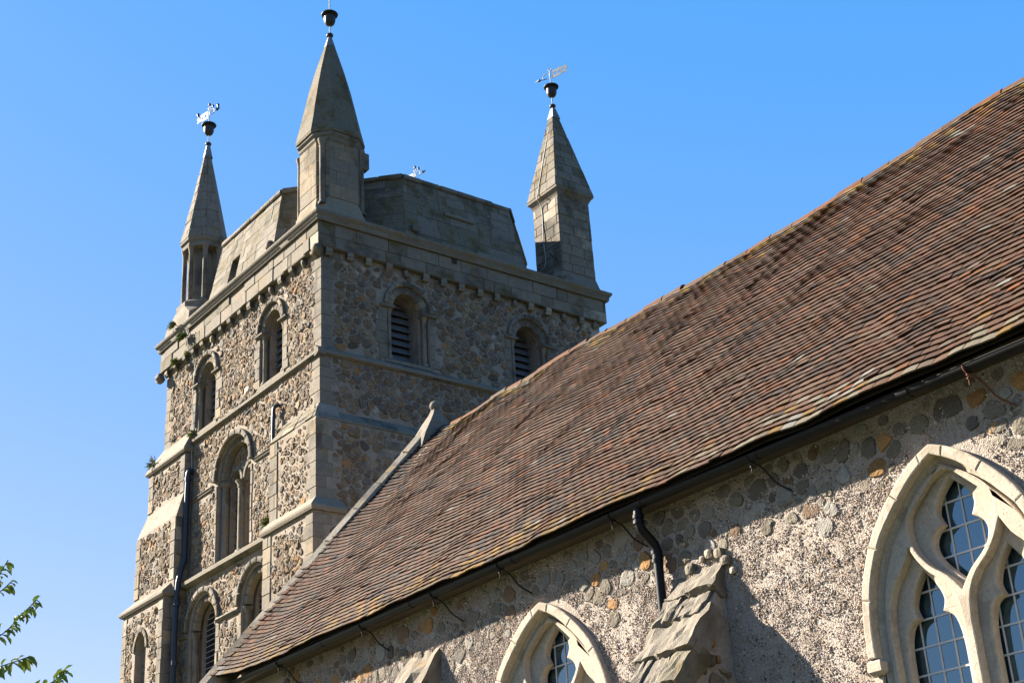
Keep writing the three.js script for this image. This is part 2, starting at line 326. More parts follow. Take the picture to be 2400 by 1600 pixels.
// Dressed stone: a convex outline filled with coursed blocks, joints recessed; each block is a mesh.
function courses(F, outline, o, parent) {
  const r = rng(o.seed), bs = outline.map((q) => q[1]), b0 = Math.min(...bs), b1 = Math.max(...bs), a0 = Math.min(...outline.map((q) => q[0])), a1 = Math.max(...outline.map((q) => q[0])), made = [];
  let b = b0, row = 0;
  while (b < b1 - 0.02) {
    let h = o.h * (1 + (o.irr ?? 0.3) * (r() - 0.5)); if (b1 - b - h < o.h * 0.4) h = b1 - b;
    let a = a0 - (row % 2 ? o.w * 0.5 : 0) - r() * o.w * 0.2;
    while (a < a1) {
      const w = o.w * (1 + (o.irr ?? 0.3) * 1.8 * (r() - 0.5)); let poly = outline;
      for (const [x, y, d] of [[-1, 0, -a], [1, 0, a + w], [0, -1, -b], [0, 1, b + h]]) poly = clipPoly(poly, x, y, d);
      a += w; if (poly.length < 3) continue;
      const s = shrink(poly, o.gap ?? 0.005); if (s.length < 3 || areaOf(s) < 0.0012) continue;
      const lift = (r() - 0.5) * (o.uneven ?? 0.01), g = prism(s, -0.03, (o.n ?? 0.02) + lift, o.c ?? 0.008, F, [(r() - 0.5) * 0.02, (r() - 0.5) * 0.02]);
      made.push([g, pick(r, o.mats)[1]]);
    }
    b += h; row++;
  }
  if (o.join) { for (const m of new Set(made.map((q) => q[1]))) stuff(add(o.name + 's', made.filter((q) => q[1] === m).map((q) => q[0]), m, parent)); } else for (const [g, m] of made) add(o.name ?? 'ashlar_block', g, m, parent);
}
function quoins(FL, FR, y0, y1, o, parent) {                       // corner blocks; FL and FR are the two faces, their corner at a = o.aL and a = o.aR
  const r = rng(o.seed); let y = y0, k = 0;
  while (y < y1 - 0.1) {
    let h = o.h * (0.8 + 0.4 * r()); if (y1 - y - h < 0.15) h = y1 - y;
    const long = 0.34 + 0.14 * r(), short = 0.2 + 0.08 * r(), wl = k % 2 ? long : short, wr = k % 2 ? short : long, n = 0.004 + r() * 0.01, g = 0.003;
    const C = FL.at(o.aL, 0, o.nL);                                // in plan: left end, corner, right end
    const L = FL.at(o.aL - wl, 0, o.nL), Rr = FR.at(o.aR + wr, 0, o.nR), iL = FL.A, iR = FR.A;
    const out = FL.N.clone().add(FR.N).multiplyScalar(n);
    const plan = [L.clone().addScaledVector(FL.N, n), C.clone().add(out), Rr.clone().addScaledVector(FR.N, n), Rr.clone().addScaledVector(FR.N, -0.06), L.clone().addScaledVector(FL.N, -0.06)];
    const ring = (yy, d) => plan.map((p, i) => V3(p.x, yy, p.z).addScaledVector(FL.N, i === 0 || i === 1 ? -d : 0).addScaledVector(FR.N, i === 1 || i === 2 ? -d : 0));
    const geo = loft([ring(y + g, 0.005), ring(y + g + 0.005, 0), ring(y + h - g - 0.005, 0), ring(y + h - g, 0.005)], true, true);
    add('quoin', geo, pick(r, o.mats)[1], parent); y += h; k++;
  }
}
const octagon = (cx, cz, h, c, y) => [[-h + c, h], [h - c, h], [h, h - c], [h, -h + c], [h - c, -h], [-h + c, -h], [-h, -h + c], [-h, h - c]].map(([x, z]) => V3(cx + x, y, cz + z));

// ---------------------------------------------------------------- ground
{
  const g = finish(new THREE.CircleGeometry(900, 48).rotateX(-Math.PI / 2));
  const m = add('ground', g, M.grass); m.userData.kind = 'structure'; m.castShadow = false;
}
// ---------------------------------------------------------------- pieces of windows
const along = (pts, t) => { const s = t * (pts.length - 1), i = Math.min(pts.length - 2, Math.floor(s)), f = s - i; return [lerp(pts[i][0], pts[i + 1][0], f), lerp(pts[i][1], pts[i + 1][1], f)]; };
function ringPieces(outer, inner, n, z0, z1, bevel, name, mats, parent, seed, gap = 0.012, uneven = 0.008) {
  const r = rng(seed);
  for (let i = 0; i < n; i++) {
    const t0 = (i + gap) / n, t1 = (i + 1 - gap) / n, k = Math.max(4, Math.round(28 / n)), o = [], q = [];
    for (let j = 0; j <= k; j++) { const t = lerp(t0, t1, j / k); o.push(along(outer, t)); q.push(along(inner, t)); }
    const poly = [...o, ...q.reverse()], lift = (r() - 0.5) * uneven;
    add(name, slab(areaOf(poly) < 0 ? poly.reverse() : poly, [], z0, z1 + lift, bevel), pick(r, mats)[1], parent);
  }
}
const DRESSED = [[4, M.ashlar], [4, M.ashlarGrey], [1.5, M.ashlarBuff], [0.4, M.ashlarPale]];
const DRESSEDGREY = DRESSED;
function shaft(parent, x, y0, y1, z, r) {
  add('colonnette', rod(V3(x, y0 + 0.08, z), V3(x, y1 - 0.14, z), r, 12), M.ashlar, parent);
  const cap = lathe([[r, 0], [r * 1.25, 0.015], [r * 1.05, 0.03], [r * 1.35, 0.1], [r * 1.75, 0.14], [r * 1.75, 0.16]], 12); cap.translate(x, y1 - 0.155, z); add('capital', cap, M.ashlar, parent);
  const base = lathe([[r * 1.7, 0], [r * 1.7, 0.03], [r * 1.4, 0.05], [r * 1.5, 0.07], [r, 0.1]], 12); base.translate(x, y0, z); add('shaft_base', base, M.ashlar, parent);
}
function louvres(parent, x0, x1, y0, y1, z, step) {
  for (let y = y0; y < y1; y += step) {
    const g = chamferBlock(x0, x1, -0.012, 0.012, -0.11, 0.11, 0.004); g.rotateX(1.02); g.translate(0, y, z); add('louvre_board', g, M.oak, parent);
  }
  for (const x of [x0 + 0.02, x1 - 0.02]) add('louvre_frame', block(x - 0.025, x + 0.025, y0 - 0.1, y1, z - 0.1, z + 0.03), M.oak, parent);
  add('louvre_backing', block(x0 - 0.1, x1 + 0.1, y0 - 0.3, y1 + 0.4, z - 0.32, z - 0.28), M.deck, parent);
}
function jambBlocks(parent, hw, y0, y1, seed, mats, reach = [0.12, 0.3]) {
  const r = rng(seed), F = frame(V3(0, 0, 0), V3(1, 0, 0), V3(0, 1, 0), V3(0, 0, 1));
  for (const s of [-1, 1]) {
    let y = y0;
    while (y < y1 - 0.08) {
      let h = 0.2 + 0.14 * r(); if (y1 - y - h < 0.1) h = y1 - y; const w = lerp(reach[0], reach[1], r());
      const a = s > 0 ? hw : -hw - w, b = s > 0 ? hw + w : -hw; const g = prism([[a, y + 0.005], [b, y + 0.005], [b, y + h - 0.005], [a, y + h - 0.005]], -0.05, 0.012 + 0.012 * r(), 0.008, F);
      add('jamb_block', g, pick(r, mats)[1], parent); y += h;
    }
  }
}
function belfryWindow(parent, at, turn, seed, mats, deep = 0.34) {
  const w = partGroup('belfry_window', parent, at, turn), a = (r) => arc(0, 0, r, 0, Math.PI, 30);
  ringPieces(a(0.535), a(0.37), 9, -0.16, 0.006, 0.012, 'arch_stone', mats, w, seed);
  ringPieces(a(0.64), a(0.535), 7, -0.03, 0.085, 0.03, 'hood_stone', mats, w, seed + 1);
  for (const s of [-1, 1]) { add('impost', chamferBlock(s > 0 ? 0.36 : -0.72, s > 0 ? 0.72 : -0.36, -0.075, -0.002, -0.2, 0.075, 0.02), M.ashlarGrey, w); shaft(w, s * 0.455, -1.26, -0.075, -0.075, 0.055); }
  jambBlocks(w, 0.545, -1.28, -0.08, seed + 2, mats);
  add('sill', loft([rect(-0.6, 0.6, -0.5, 0.03, -1.36), rect(-0.6, 0.6, -0.5, 0.03, -1.28), rect(-0.6, 0.6, -0.5, -0.24, -1.14)], true, true), M.ashlar, w);
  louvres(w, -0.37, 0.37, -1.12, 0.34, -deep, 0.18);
  return w;
}
// ---------------------------------------------------------------- tower
const XE = -24.3, ZS = -13.866, TW = 7.66, XW = XE - TW, ZN = ZS - TW, CX = XE - TW / 2, CZ = ZS - TW / 2;
const S = frame(V3(XE, 0, ZS), V3(1, 0, 0), V3(0, 1, 0), V3(0, 0, 1));       // south face: a runs west (-) to the corner (0)
const Ef = frame(V3(XE, 0, ZS), V3(0, 0, -1), V3(0, 1, 0), V3(1, 0, 0));     // east face: a runs north from the corner
const Wf = frame(V3(XW, 0, ZS), V3(0, 0, 1), V3(0, 1, 0), V3(-1, 0, 0));
const off = (F, n) => frame(F.at(0, 0, n), F.A, F.B, F.N);
const tower = thing('church_tower', V3(CX, 0, CZ), 'square rubble stone church tower with corner pinnacles and a cut-off octagonal stone roof', 'tower');
const PS = [[6, 0.184, 0.129, 0.080], [4, 0.150, 0.104, 0.067], [4, 0.155, 0.132, 0.107], [0.8, 0.250, 0.134, 0.059], [0.6, 0.289, 0.239, 0.184], [2, 0.115, 0.090, 0.069], [3, 0.199, 0.152, 0.102]];
const PE = PS;
const AS = -5.40, BS = -2.16, AE = 2.155, BE = 5.47, SPR = 15.76, SILL = 14.46;
const T = 0.75;
{ // walls
  const box = (a0, a1, b0, b1) => [[a0, b0], [a1, b0], [a1, b1], [a0, b1]];
  const h1 = [AS, BS].map((a) => archHole(a, SILL, SPR, 0.54)), h2 = [AS, BS].map((a) => archHole(a, SILL + 0.02, SPR, 0.365));
  const e1 = [AE, BE].map((a) => archHole(a, SILL, SPR, 0.54)), e2 = [AE, BE].map((a) => archHole(a, SILL + 0.02, SPR, 0.365));
  const tw = -3.70, tSp = 12.85, lows = [-4.90, -2.43];
  const sky = (F, w, h, n0, n1) => inFrame(slab(w, h, n0, n1), F);
  const lowHole = (a, hw) => [[a - hw, 6.6], ...pointed(a, 9.70, hw, hw * 1.02), [a - hw, 9.2]].slice(0, -1);
  const lh = (a, hw) => { const p = pointed(a, 9.70, hw, hw * 1.05); return [[a - hw, 6.6], [a + hw, 6.6], ...p]; };
  const southWall = add('south_wall', [
    sky(S, box(-TW, 0, 14.25, 16.75), h1, -0.16, 0), sky(S, box(-TW, 0, 14.25, 16.75), h2, -T, -0.16),
    sky(S, box(-TW - 0.08, 0.08, 10.8, 14.249), [archHole(tw, 10.98, tSp, 0.80)], -0.16, 0.08),
    sky(S, box(-TW - 0.08, 0.08, 10.8, 14.249), [archHole(tw - 0.37, 10.98, 12.72, 0.275), archHole(tw + 0.37, 10.98, 12.72, 0.275)], -T, -0.16),
    sky(S, box(-TW - 0.14, 0.12, 0, 10.799), lows.map((a) => lh(a, 0.64)), -0.1, 0.14), sky(S, box(-TW - 0.14, 0.12, 0, 10.799), lows.map((a) => lh(a, 0.48)), -T, -0.1)], M.mortarS, tower);
  const eastWall = add('east_wall', [
    sky(Ef, box(T, TW - T, 14.25, 16.75), e1, -0.16, 0), sky(Ef, box(T, TW - T, 14.25, 16.75), e2, -T, -0.16),
    block(XE - T, XE + 0.08, 12.7, 14.249, ZN + 0.75, ZS - T), loft([rect(XE - T, XE + 0.26, ZN - 0.2, ZS - 0.29, 0), rect(XE - T, XE + 0.26, ZN - 0.2, ZS - 0.29, 12.72), rect(XE - T, XE + 0.075, ZN - 0.2, ZS - 0.29, 12.98)], true, true)], M.mortarE, tower);
  add('west_wall', [block(XW, XW + T, 14.25, 16.75, ZN, ZS - T), block(XW - 0.08, XW + T, 0, 14.249, ZN, ZS - T)], M.plain, tower);
  add('north_wall', [block(XW + T, XE, 14.25, 16.75, ZN, ZN + T), block(XW + T, XE + 0.08, 0, 14.249, ZN, ZN + T)], M.plain, tower);
  add('inner_floor', [block(XW + T, XE - T, 14.1, 14.2, ZN + T, ZS - T), block(XW + T, XE - T, 10.7, 10.78, ZN + T, ZS - T), block(XW + T, XE - T, 16.7, 16.8, ZN + T, ZS - T)], M.deck, tower);

  // rubble facing
  const nearBelfry = (a, b, c) => { const x = Math.abs(a - c), y = b - SPR; return (y > -0.02 ? Math.hypot(x, y) < 0.65 : x < 0.68 && b > SILL - 0.1); };
  const skipUpS = (a, b) => a > -0.24 || a < -TW + 0.22 || b > 16.62 || nearBelfry(a, b, AS) || nearBelfry(a, b, BS);
  const skipMidS = (a, b) => {
    if (a > -1.66 && b < 13.15) return true; if (a > -0.22) return true;
    if (a < -5.78 && b < 14.45) return true;
    if (Math.abs(a - tw) < (b < tSp ? 0.86 : 0) || (b >= tSp && Math.hypot(a - tw, b - tSp) < 0.97)) return true;
    return Math.abs(b - 12.76) < 0.06;
  };
  const skipLowS = (a, b) => { if (a > -1.6 || a < -6.05) return true; if (Math.abs(b - 9.63) < 0.07) return true; for (const c of lows) { const x = Math.abs(a - c); if (b < 9.7 ? x < 0.8 : x < 0.9 && (b - 9.7) < 0.92 * (1 - (x / 0.9) ** 1.6) + 0.05) return true; } return false; };
  const oS = { h: 0.098, asp: 1.5, gap: 0.002, rise: 0.017, tilt: 0.3, loose: 0.9, vary: 0.36, rough: 0.14, jag: 1.2, sharp: 0.85, palette: PS };
  const st = [
    ...rubble(S, [-TW, 0, 14.36, 16.66], { ...oS, seed: 101, skip: skipUpS }),
    ...rubble(off(S, 0.08), [-TW, 0.06, 10.88, 14.2], { ...oS, seed: 102, skip: skipMidS }),
    ...rubble(off(S, -0.16), [tw - 0.62, tw + 0.62, 12.9, 13.58], { ...oS, h: 0.1, seed: 103, skip: (a, b) => Math.hypot(a - tw, b - tSp) > 0.68 || Math.hypot(a - tw + 0.37, b - 12.72) < 0.36 || Math.hypot(a - tw - 0.37, b - 12.72) < 0.36 }),
    ...rubble(off(S, 0.14), [-TW, 0.1, 7.8, 10.66], { ...oS, seed: 104, skip: skipLowS })];
  layStones(st, southWall, 150);
  const oE = { h: 0.105, asp: 2.5, gap: 0.004, rise: 0.02, tilt: 0.12, loose: 0.5, vary: 0.26, rough: 0.12, jag: 0.9, sharp: 0.8, palette: PE, drop: () => 0.01 };
  const skipUpE = (a, b) => a < 0.24 || a > TW - 0.2 || b > 16.62 || nearBelfry(a, b, AE) || nearBelfry(a, b, BE);
  const se = [
    ...rubble(Ef, [0, TW, 14.36, 16.66], { ...oE, seed: 111, skip: skipUpE }),
    ...rubble(off(Ef, 0.08), [0, TW - 0.2, 13.0, 14.2], { ...oE, seed: 112, skip: (a) => a < 0.22 }),
    ...rubble(off(Ef, 0.26), [0, TW - 0.2, 9.4, 12.7], { ...oE, seed: 113, skip: (a, b) => a < 0.05 || (b > 12.3 && b < 12.5 && a > 1.3 && a < 3.6) })];
  layStones(se, eastWall, 150);
  // a dressed band built into the east face
  courses(off(Ef, 0.26), [[1.3, 12.31], [3.6, 12.31], [3.6, 12.49], [1.3, 12.49]], { seed: 5, h: 0.18, w: 0.75, n: 0.02, mats: [[1, M.ashlarBuff], [1, M.ashlar]], name: 'band_stone' }, eastWall);

  // corner stones
  quoins(S, Ef, 14.34, 16.7, { aL: 0, nL: 0, aR: 0, nR: 0, h: 0.27, seed: 21, mats: DRESSEDGREY }, tower);
  quoins(off(S, 0), Ef, 13.1, 14.17, { aL: 0.08, nL: 0.08, aR: -0.08, nR: 0.08, h: 0.27, seed: 22, mats: DRESSEDGREY }, tower);
  quoins(Wf, S, 14.6, 16.7, { aL: 0, nL: 0, aR: -TW, nR: 0, h: 0.27, seed: 23, mats: DRESSEDGREY }, tower);

  // south-east clasping buttress: three lifts, each with a sloped set-off
  const seb = add('corner_buttress', [
    loft([rect(XE - 1.62, XE + 0.275, ZS - 0.3, ZS + 0.285, 10.72), rect(XE - 1.62, XE + 0.275, ZS - 0.3, ZS + 0.285, 12.72), rect(XE - 1.62, XE + 0.09, ZS - 0.3, ZS + 0.09, 13.1)], true, true),
    block(XE - 1.62, XE + 0.40, 0, 10.72, ZS - 0.3, ZS + 0.42)], M.mortarS, tower);
  layStones([...rubble(off(S, 0.285), [-1.3, 0.02, 11.0, 12.68], { ...oS, seed: 121, gap: 0.014 }), ...rubble(off(S, 0.42), [-1.3, 0.1, 8.4, 10.6], { ...oS, seed: 122 })], seb, 25);
  layStones(rubble(off(Ef, 0.41), [-0.1, 0.2, 8.6, 10.6], { ...oE, seed: 123 }), seb, 4);
  quoins(S, Ef, 10.98, 12.66, { aL: 0.275, nL: 0.285, aR: -0.285, nR: 0.275, h: 0.28, seed: 24, mats: DRESSED }, tower);
  quoins(S, Ef, 8.2, 10.66, { aL: 0.40, nL: 0.42, aR: -0.42, nR: 0.40, h: 0.29, seed: 25, mats: DRESSEDGREY }, tower);
  courses(off(S, 0.285), [[-1.62, 10.98], [-1.3, 10.98], [-1.3, 12.7], [-1.62, 12.7]], { seed: 31, h: 0.27, w: 0.5, n: 0.02, mats: DRESSED, name: 'buttress_block' }, seb);
  courses(off(S, 0.42), [[-1.62, 8.3], [-1.28, 8.3], [-1.28, 10.66], [-1.62, 10.66]], { seed: 32, h: 0.3, w: 0.5, n: 0.02, mats: DRESSED, name: 'buttress_block' }, seb);
  add('set_off', loft([rect(XE - 1.66, XE + 0.46, ZS - 0.3, ZS + 0.48, 10.70), rect(XE - 1.66, XE + 0.48, ZS - 0.3, ZS + 0.50, 10.75), rect(XE - 1.66, XE + 0.48, ZS - 0.3, ZS + 0.50, 10.80), rect(XE - 1.66, XE + 0.29, ZS - 0.3, ZS + 0.30, 11.02)], true, true), M.ashlar, seb);

  { const f = facet(S.at(-1.62, 12.72, 0.287), S.at(0.277, 12.72, 0.287), S.at(-1.62, 13.1, 0.092), S.at(0.092, 13.1, 0.092)); courses(f.F, f.outline, { seed: 35, h: 0.21, w: 0.42, n: 0.02, uneven: 0.02, irr: 0.6, mats: [[2, M.moss], [2, M.ashlar], [1, M.ashlarBuff]], name: 'weathering_block' }, seb); }
  // south-west buttress
  const swb = add('angle_buttress', [
    loft([rect(XW - 0.2, XE - 5.86, ZS - 0.3, ZS + 0.26, 12.8), rect(XW - 0.2, XE - 5.86, ZS - 0.3, ZS + 0.26, 13.99)], true, true),
    loft([rect(XW - 0.4, XE - 5.88, ZS - 0.6, ZS + 0.42, 10.6), rect(XW - 0.4, XE - 5.88, ZS - 0.6, ZS + 0.42, 12.45), rect(XW - 0.2, XE - 5.88, ZS - 0.6, ZS + 0.262, 13.0)], true, true),
    inFrame(slab(box(-TW - 0.64, -6.05, 0, 10.6), [[[-7.52, 6], [-6.92, 6], ...pointed(-7.22, 9.62, 0.30, 0.42)]], 0.38, 0.56), S), block(XW - 0.64, XE - 6.05, 0, 10.6, ZS - 1, ZS + 0.38)], M.mortarS, tower);
  layStones([...rubble(off(S, 0.26), [-TW - 0.12, -6.08, 13.05, 13.95], { ...oS, seed: 131 }), ...rubble(off(S, 0.42), [-TW - 0.3, -6.1, 10.95, 12.42], { ...oS, seed: 132 }),
    ...rubble(off(S, 0.56), [-TW - 0.55, -6.32, 7.9, 10.5], { ...oS, seed: 133, skip: (a, b) => { const x = Math.abs(a + 7.22); return b < 9.62 ? x < 0.42 : Math.hypot(x, (b - 9.62) * 0.75) < 0.42; } }),
    ...rubble(off(S, 0.38), [-7.5, -6.95, 8, 9.9], { ...oS, seed: 134, skip: (a, b) => b > 9.62 && Math.abs(a + 7.22) > 0.1 })], swb, 60);
  for (const [n, y0, y1, x] of [[0.26, 13.02, 13.97, -5.86], [0.42, 10.95, 12.42, -5.88], [0.56, 7.9, 10.52, -6.05]]) courses(off(S, n), [[x - 0.24, y0], [x, y0], [x, y1], [x - 0.24, y1]], { seed: 33 + n * 100, h: 0.29, w: 0.5, n: 0.02, mats: DRESSED, name: 'buttress_block' }, swb);
  for (const [n, y0, y1, x] of [[0.26, 13.02, 13.97, XW - 0.2], [0.42, 10.95, 12.42, XW - 0.4], [0.56, 7.9, 10.52, XW - 0.64]]) courses(off(S, n), [[x - XE, y0], [x - XE + 0.26, y0], [x - XE + 0.26, y1], [x - XE, y1]], { seed: 63 + n * 100, h: 0.3, w: 0.5, n: 0.02, mats: DRESSEDGREY, name: 'buttress_block' }, swb);
  for (const [x, y0, y1, n] of [[-5.86, 12.9, 13.97, 0.26], [-5.88, 10.9, 12.42, 0.42], [-6.05, 8, 10.55, 0.56]]) {   // east cheeks of the buttress
    const F = frame(V3(XE + x, 0, ZS), V3(0, 0, -1), V3(0, 1, 0), V3(1, 0, 0)); courses(F, [[-n, y0], [-0.1, y0], [-0.1, y1], [-n, y1]], { seed: 71 + n * 50, h: 0.3, w: 0.34, n: 0.015, mats: DRESSEDGREY, name: 'buttress_block' }, swb);
  }
  const cap = (x0, x1, z1, y, d, top, back) => loft([rect(x0 - d * 0.6, x1 + d * 0.6, ZS - 0.6, z1 + d * 0.6, y), rect(x0 - d, x1 + d, ZS - 0.6, z1 + d, y + 0.05), rect(x0 - d, x1 + d, ZS - 0.6, z1 + d, y + 0.1), rect(x0 + back, x1 - back * 0.3, ZS - 0.6, ZS + 0.05, top)], true, true);
  add('set_off', cap(XW - 0.2, XE - 5.86, ZS + 0.26, 13.98, 0.09, 14.62, 0.25), M.ashlar, swb);
  add('set_off', cap(XW - 0.64, XE - 6.05, ZS + 0.56, 10.58, 0.09, 11.25, 0.3), M.ashlar, swb);
  ringPieces(pointed(0, 0, 0.40, 0.54), pointed(0, 0, 0.30, 0.42), 5, 0, 0.04, 0.012, 'niche_arch_stone', DRESSEDGREY, partGroup('blind_niche', tower, S.at(-7.22, 9.62, 0.56)), 9);
  // lower stage strings, moulded
  const bar = (F, a0, a1, prof) => loft([a0, a1].map((a) => prof.map(([n, y]) => F.at(a, y, n))), true, true);
  const strings = (name, list) => { for (const g of list) add(name, g, M.ashlarGrey, tower); };
  const P1 = [[0.0, 14.14], [0.10, 14.17], [0.17, 14.20], [0.17, 14.27], [0.0, 14.40]].reverse();
  strings('string_course', [-7.9, -6.4, -4.9, -3.3, -1.8].map((a, i, l) => bar(S, Math.max(a, -TW - 0.05), l[i + 1] ?? 0.166, P1)));
  const P1e = P1; strings('string_course', [-0.166, 1.5, 3.1, 4.8, 6.3].map((a, i, l) => bar(Ef, a, l[i + 1] ?? TW + 0.1, P1e)));
  strings('set_off', [bar(Ef, -0.2, TW, [[0.06, 13.0], [0.275, 12.76], [0.285, 12.70], [0.06, 12.66]])]);
  const P2 = [[0.0, 10.66], [0.2, 10.70], [0.30, 10.74], [0.30, 10.82], [0.05, 11.0]].reverse();
  strings('string_course', [-6.04, -4.6, -3.2].map((a, i, l) => bar(S, a, l[i + 1] ?? -1.68, P2)));
  for (const [a0, a1] of [[-5.8, -4.72], [-2.68, -1.68]]) for (const y of [12.72, 12.79]) strings('impost_string', [bar(S, a0, a1, [[0.06, y + 0.05], [0.11, y + 0.045], [0.125, y + 0.025], [0.11, y + 0.005], [0.06, y]])]);
  for (const [a0, a1] of [[-6.0, -5.66], [-4.18, -3.16], [-1.76, -1.6]]) strings('impost_string', [bar(S, a0, a1, [[0.1, 9.68], [0.2, 9.67], [0.22, 9.63], [0.18, 9.58], [0.1, 9.56]])]);

  // windows
  belfryWindow(tower, S.at(AS, SPR, 0), 0, 301, DRESSED); belfryWindow(tower, S.at(BS, SPR, 0), 0, 311, DRESSED);
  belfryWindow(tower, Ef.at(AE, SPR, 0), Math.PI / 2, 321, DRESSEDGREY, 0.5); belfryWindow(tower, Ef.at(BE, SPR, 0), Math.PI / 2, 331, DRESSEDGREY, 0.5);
  { const w = partGroup('twin_louvred_window', tower, S.at(tw, tSp, 0.08)), A = (r) => arc(0, 0, r, 0, Math.PI, 30);
    ringPieces(A(0.95), A(0.82), 9, -0.03, 0.09, 0.035, 'hood_stone', DRESSED, w, 41);
    ringPieces(A(0.80), A(0.66), 11, -0.24, -0.06, 0.02, 'arch_stone', DRESSED, w, 42);
    for (const s of [-1, 1]) { add('jamb', rod(V3(s * 0.70, -1.87, -0.16), V3(s * 0.70, -0.12, -0.16), 0.085, 12), M.ashlar, w); add('jamb_capital', chamferBlock(s * 0.70 - 0.11, s * 0.70 + 0.11, -0.14, -0.02, -0.26, -0.04, 0.03), M.ashlar, w);
      ringPieces(arc(s * 0.37, -0.13, 0.36, 0, Math.PI, 20), arc(s * 0.37, -0.13, 0.275, 0, Math.PI, 20), 5, -0.24, -0.20, 0.012, 'light_arch_stone', DRESSED, w, 43 + s);
      louvres(w, s * 0.37 - 0.29, s * 0.37 + 0.29, -1.78, 0.1, -0.42, 0.2); }
    shaft(w, 0, -1.85, -0.2, -0.2, 0.085); jambBlocks(w, 0.81, -1.87, -0.1, 44, DRESSED, [0.04, 0.1]);
    add('sill', loft([rect(-0.8, 0.8, -0.6, -0.02, -1.95), rect(-0.8, 0.8, -0.6, -0.02, -1.87), rect(-0.8, 0.8, -0.6, -0.5, -1.76)], true, true), M.ashlar, w); }
  for (const [a, seed] of [[lows[0], 51], [lows[1], 61]]) {
    const w = partGroup('lancet_window', tower, S.at(a, 9.70, 0.14)), p = (hw, k = 1.04) => pointed(0, 0, hw, hw * k, 14);
    ringPieces(p(0.84, 1.0), p(0.72, 1.0), 9, -0.03, 0.09, 0.035, 'hood_stone', DRESSED, w, seed); ringPieces(p(0.64), p(0.50), 9, -0.2, -0.03, 0.03, 'arch_stone', [[2, M.ashlarBuff], [1, M.ashlar]], w, seed + 1);
    for (const s of [-1, 1]) shaft(w, s * 0.58, -2.4, -0.05, -0.11, 0.07);
    jambBlocks(w, 0.65, -2, -0.15, seed + 2, DRESSED, [0.08, 0.2]);
    const hw = 0.48, glass = [[-hw, -3.1], [hw, -3.1], ...p(hw)]; add('glazing', slab(glass, [], -0.34, -0.32), M.darkGlass, w);
    for (let y = -3.0; y < 0.5; y += 0.12) add('glazing_bar', block(-hw, hw, y, y + 0.008, -0.32, -0.31), M.came, w);
  }
}

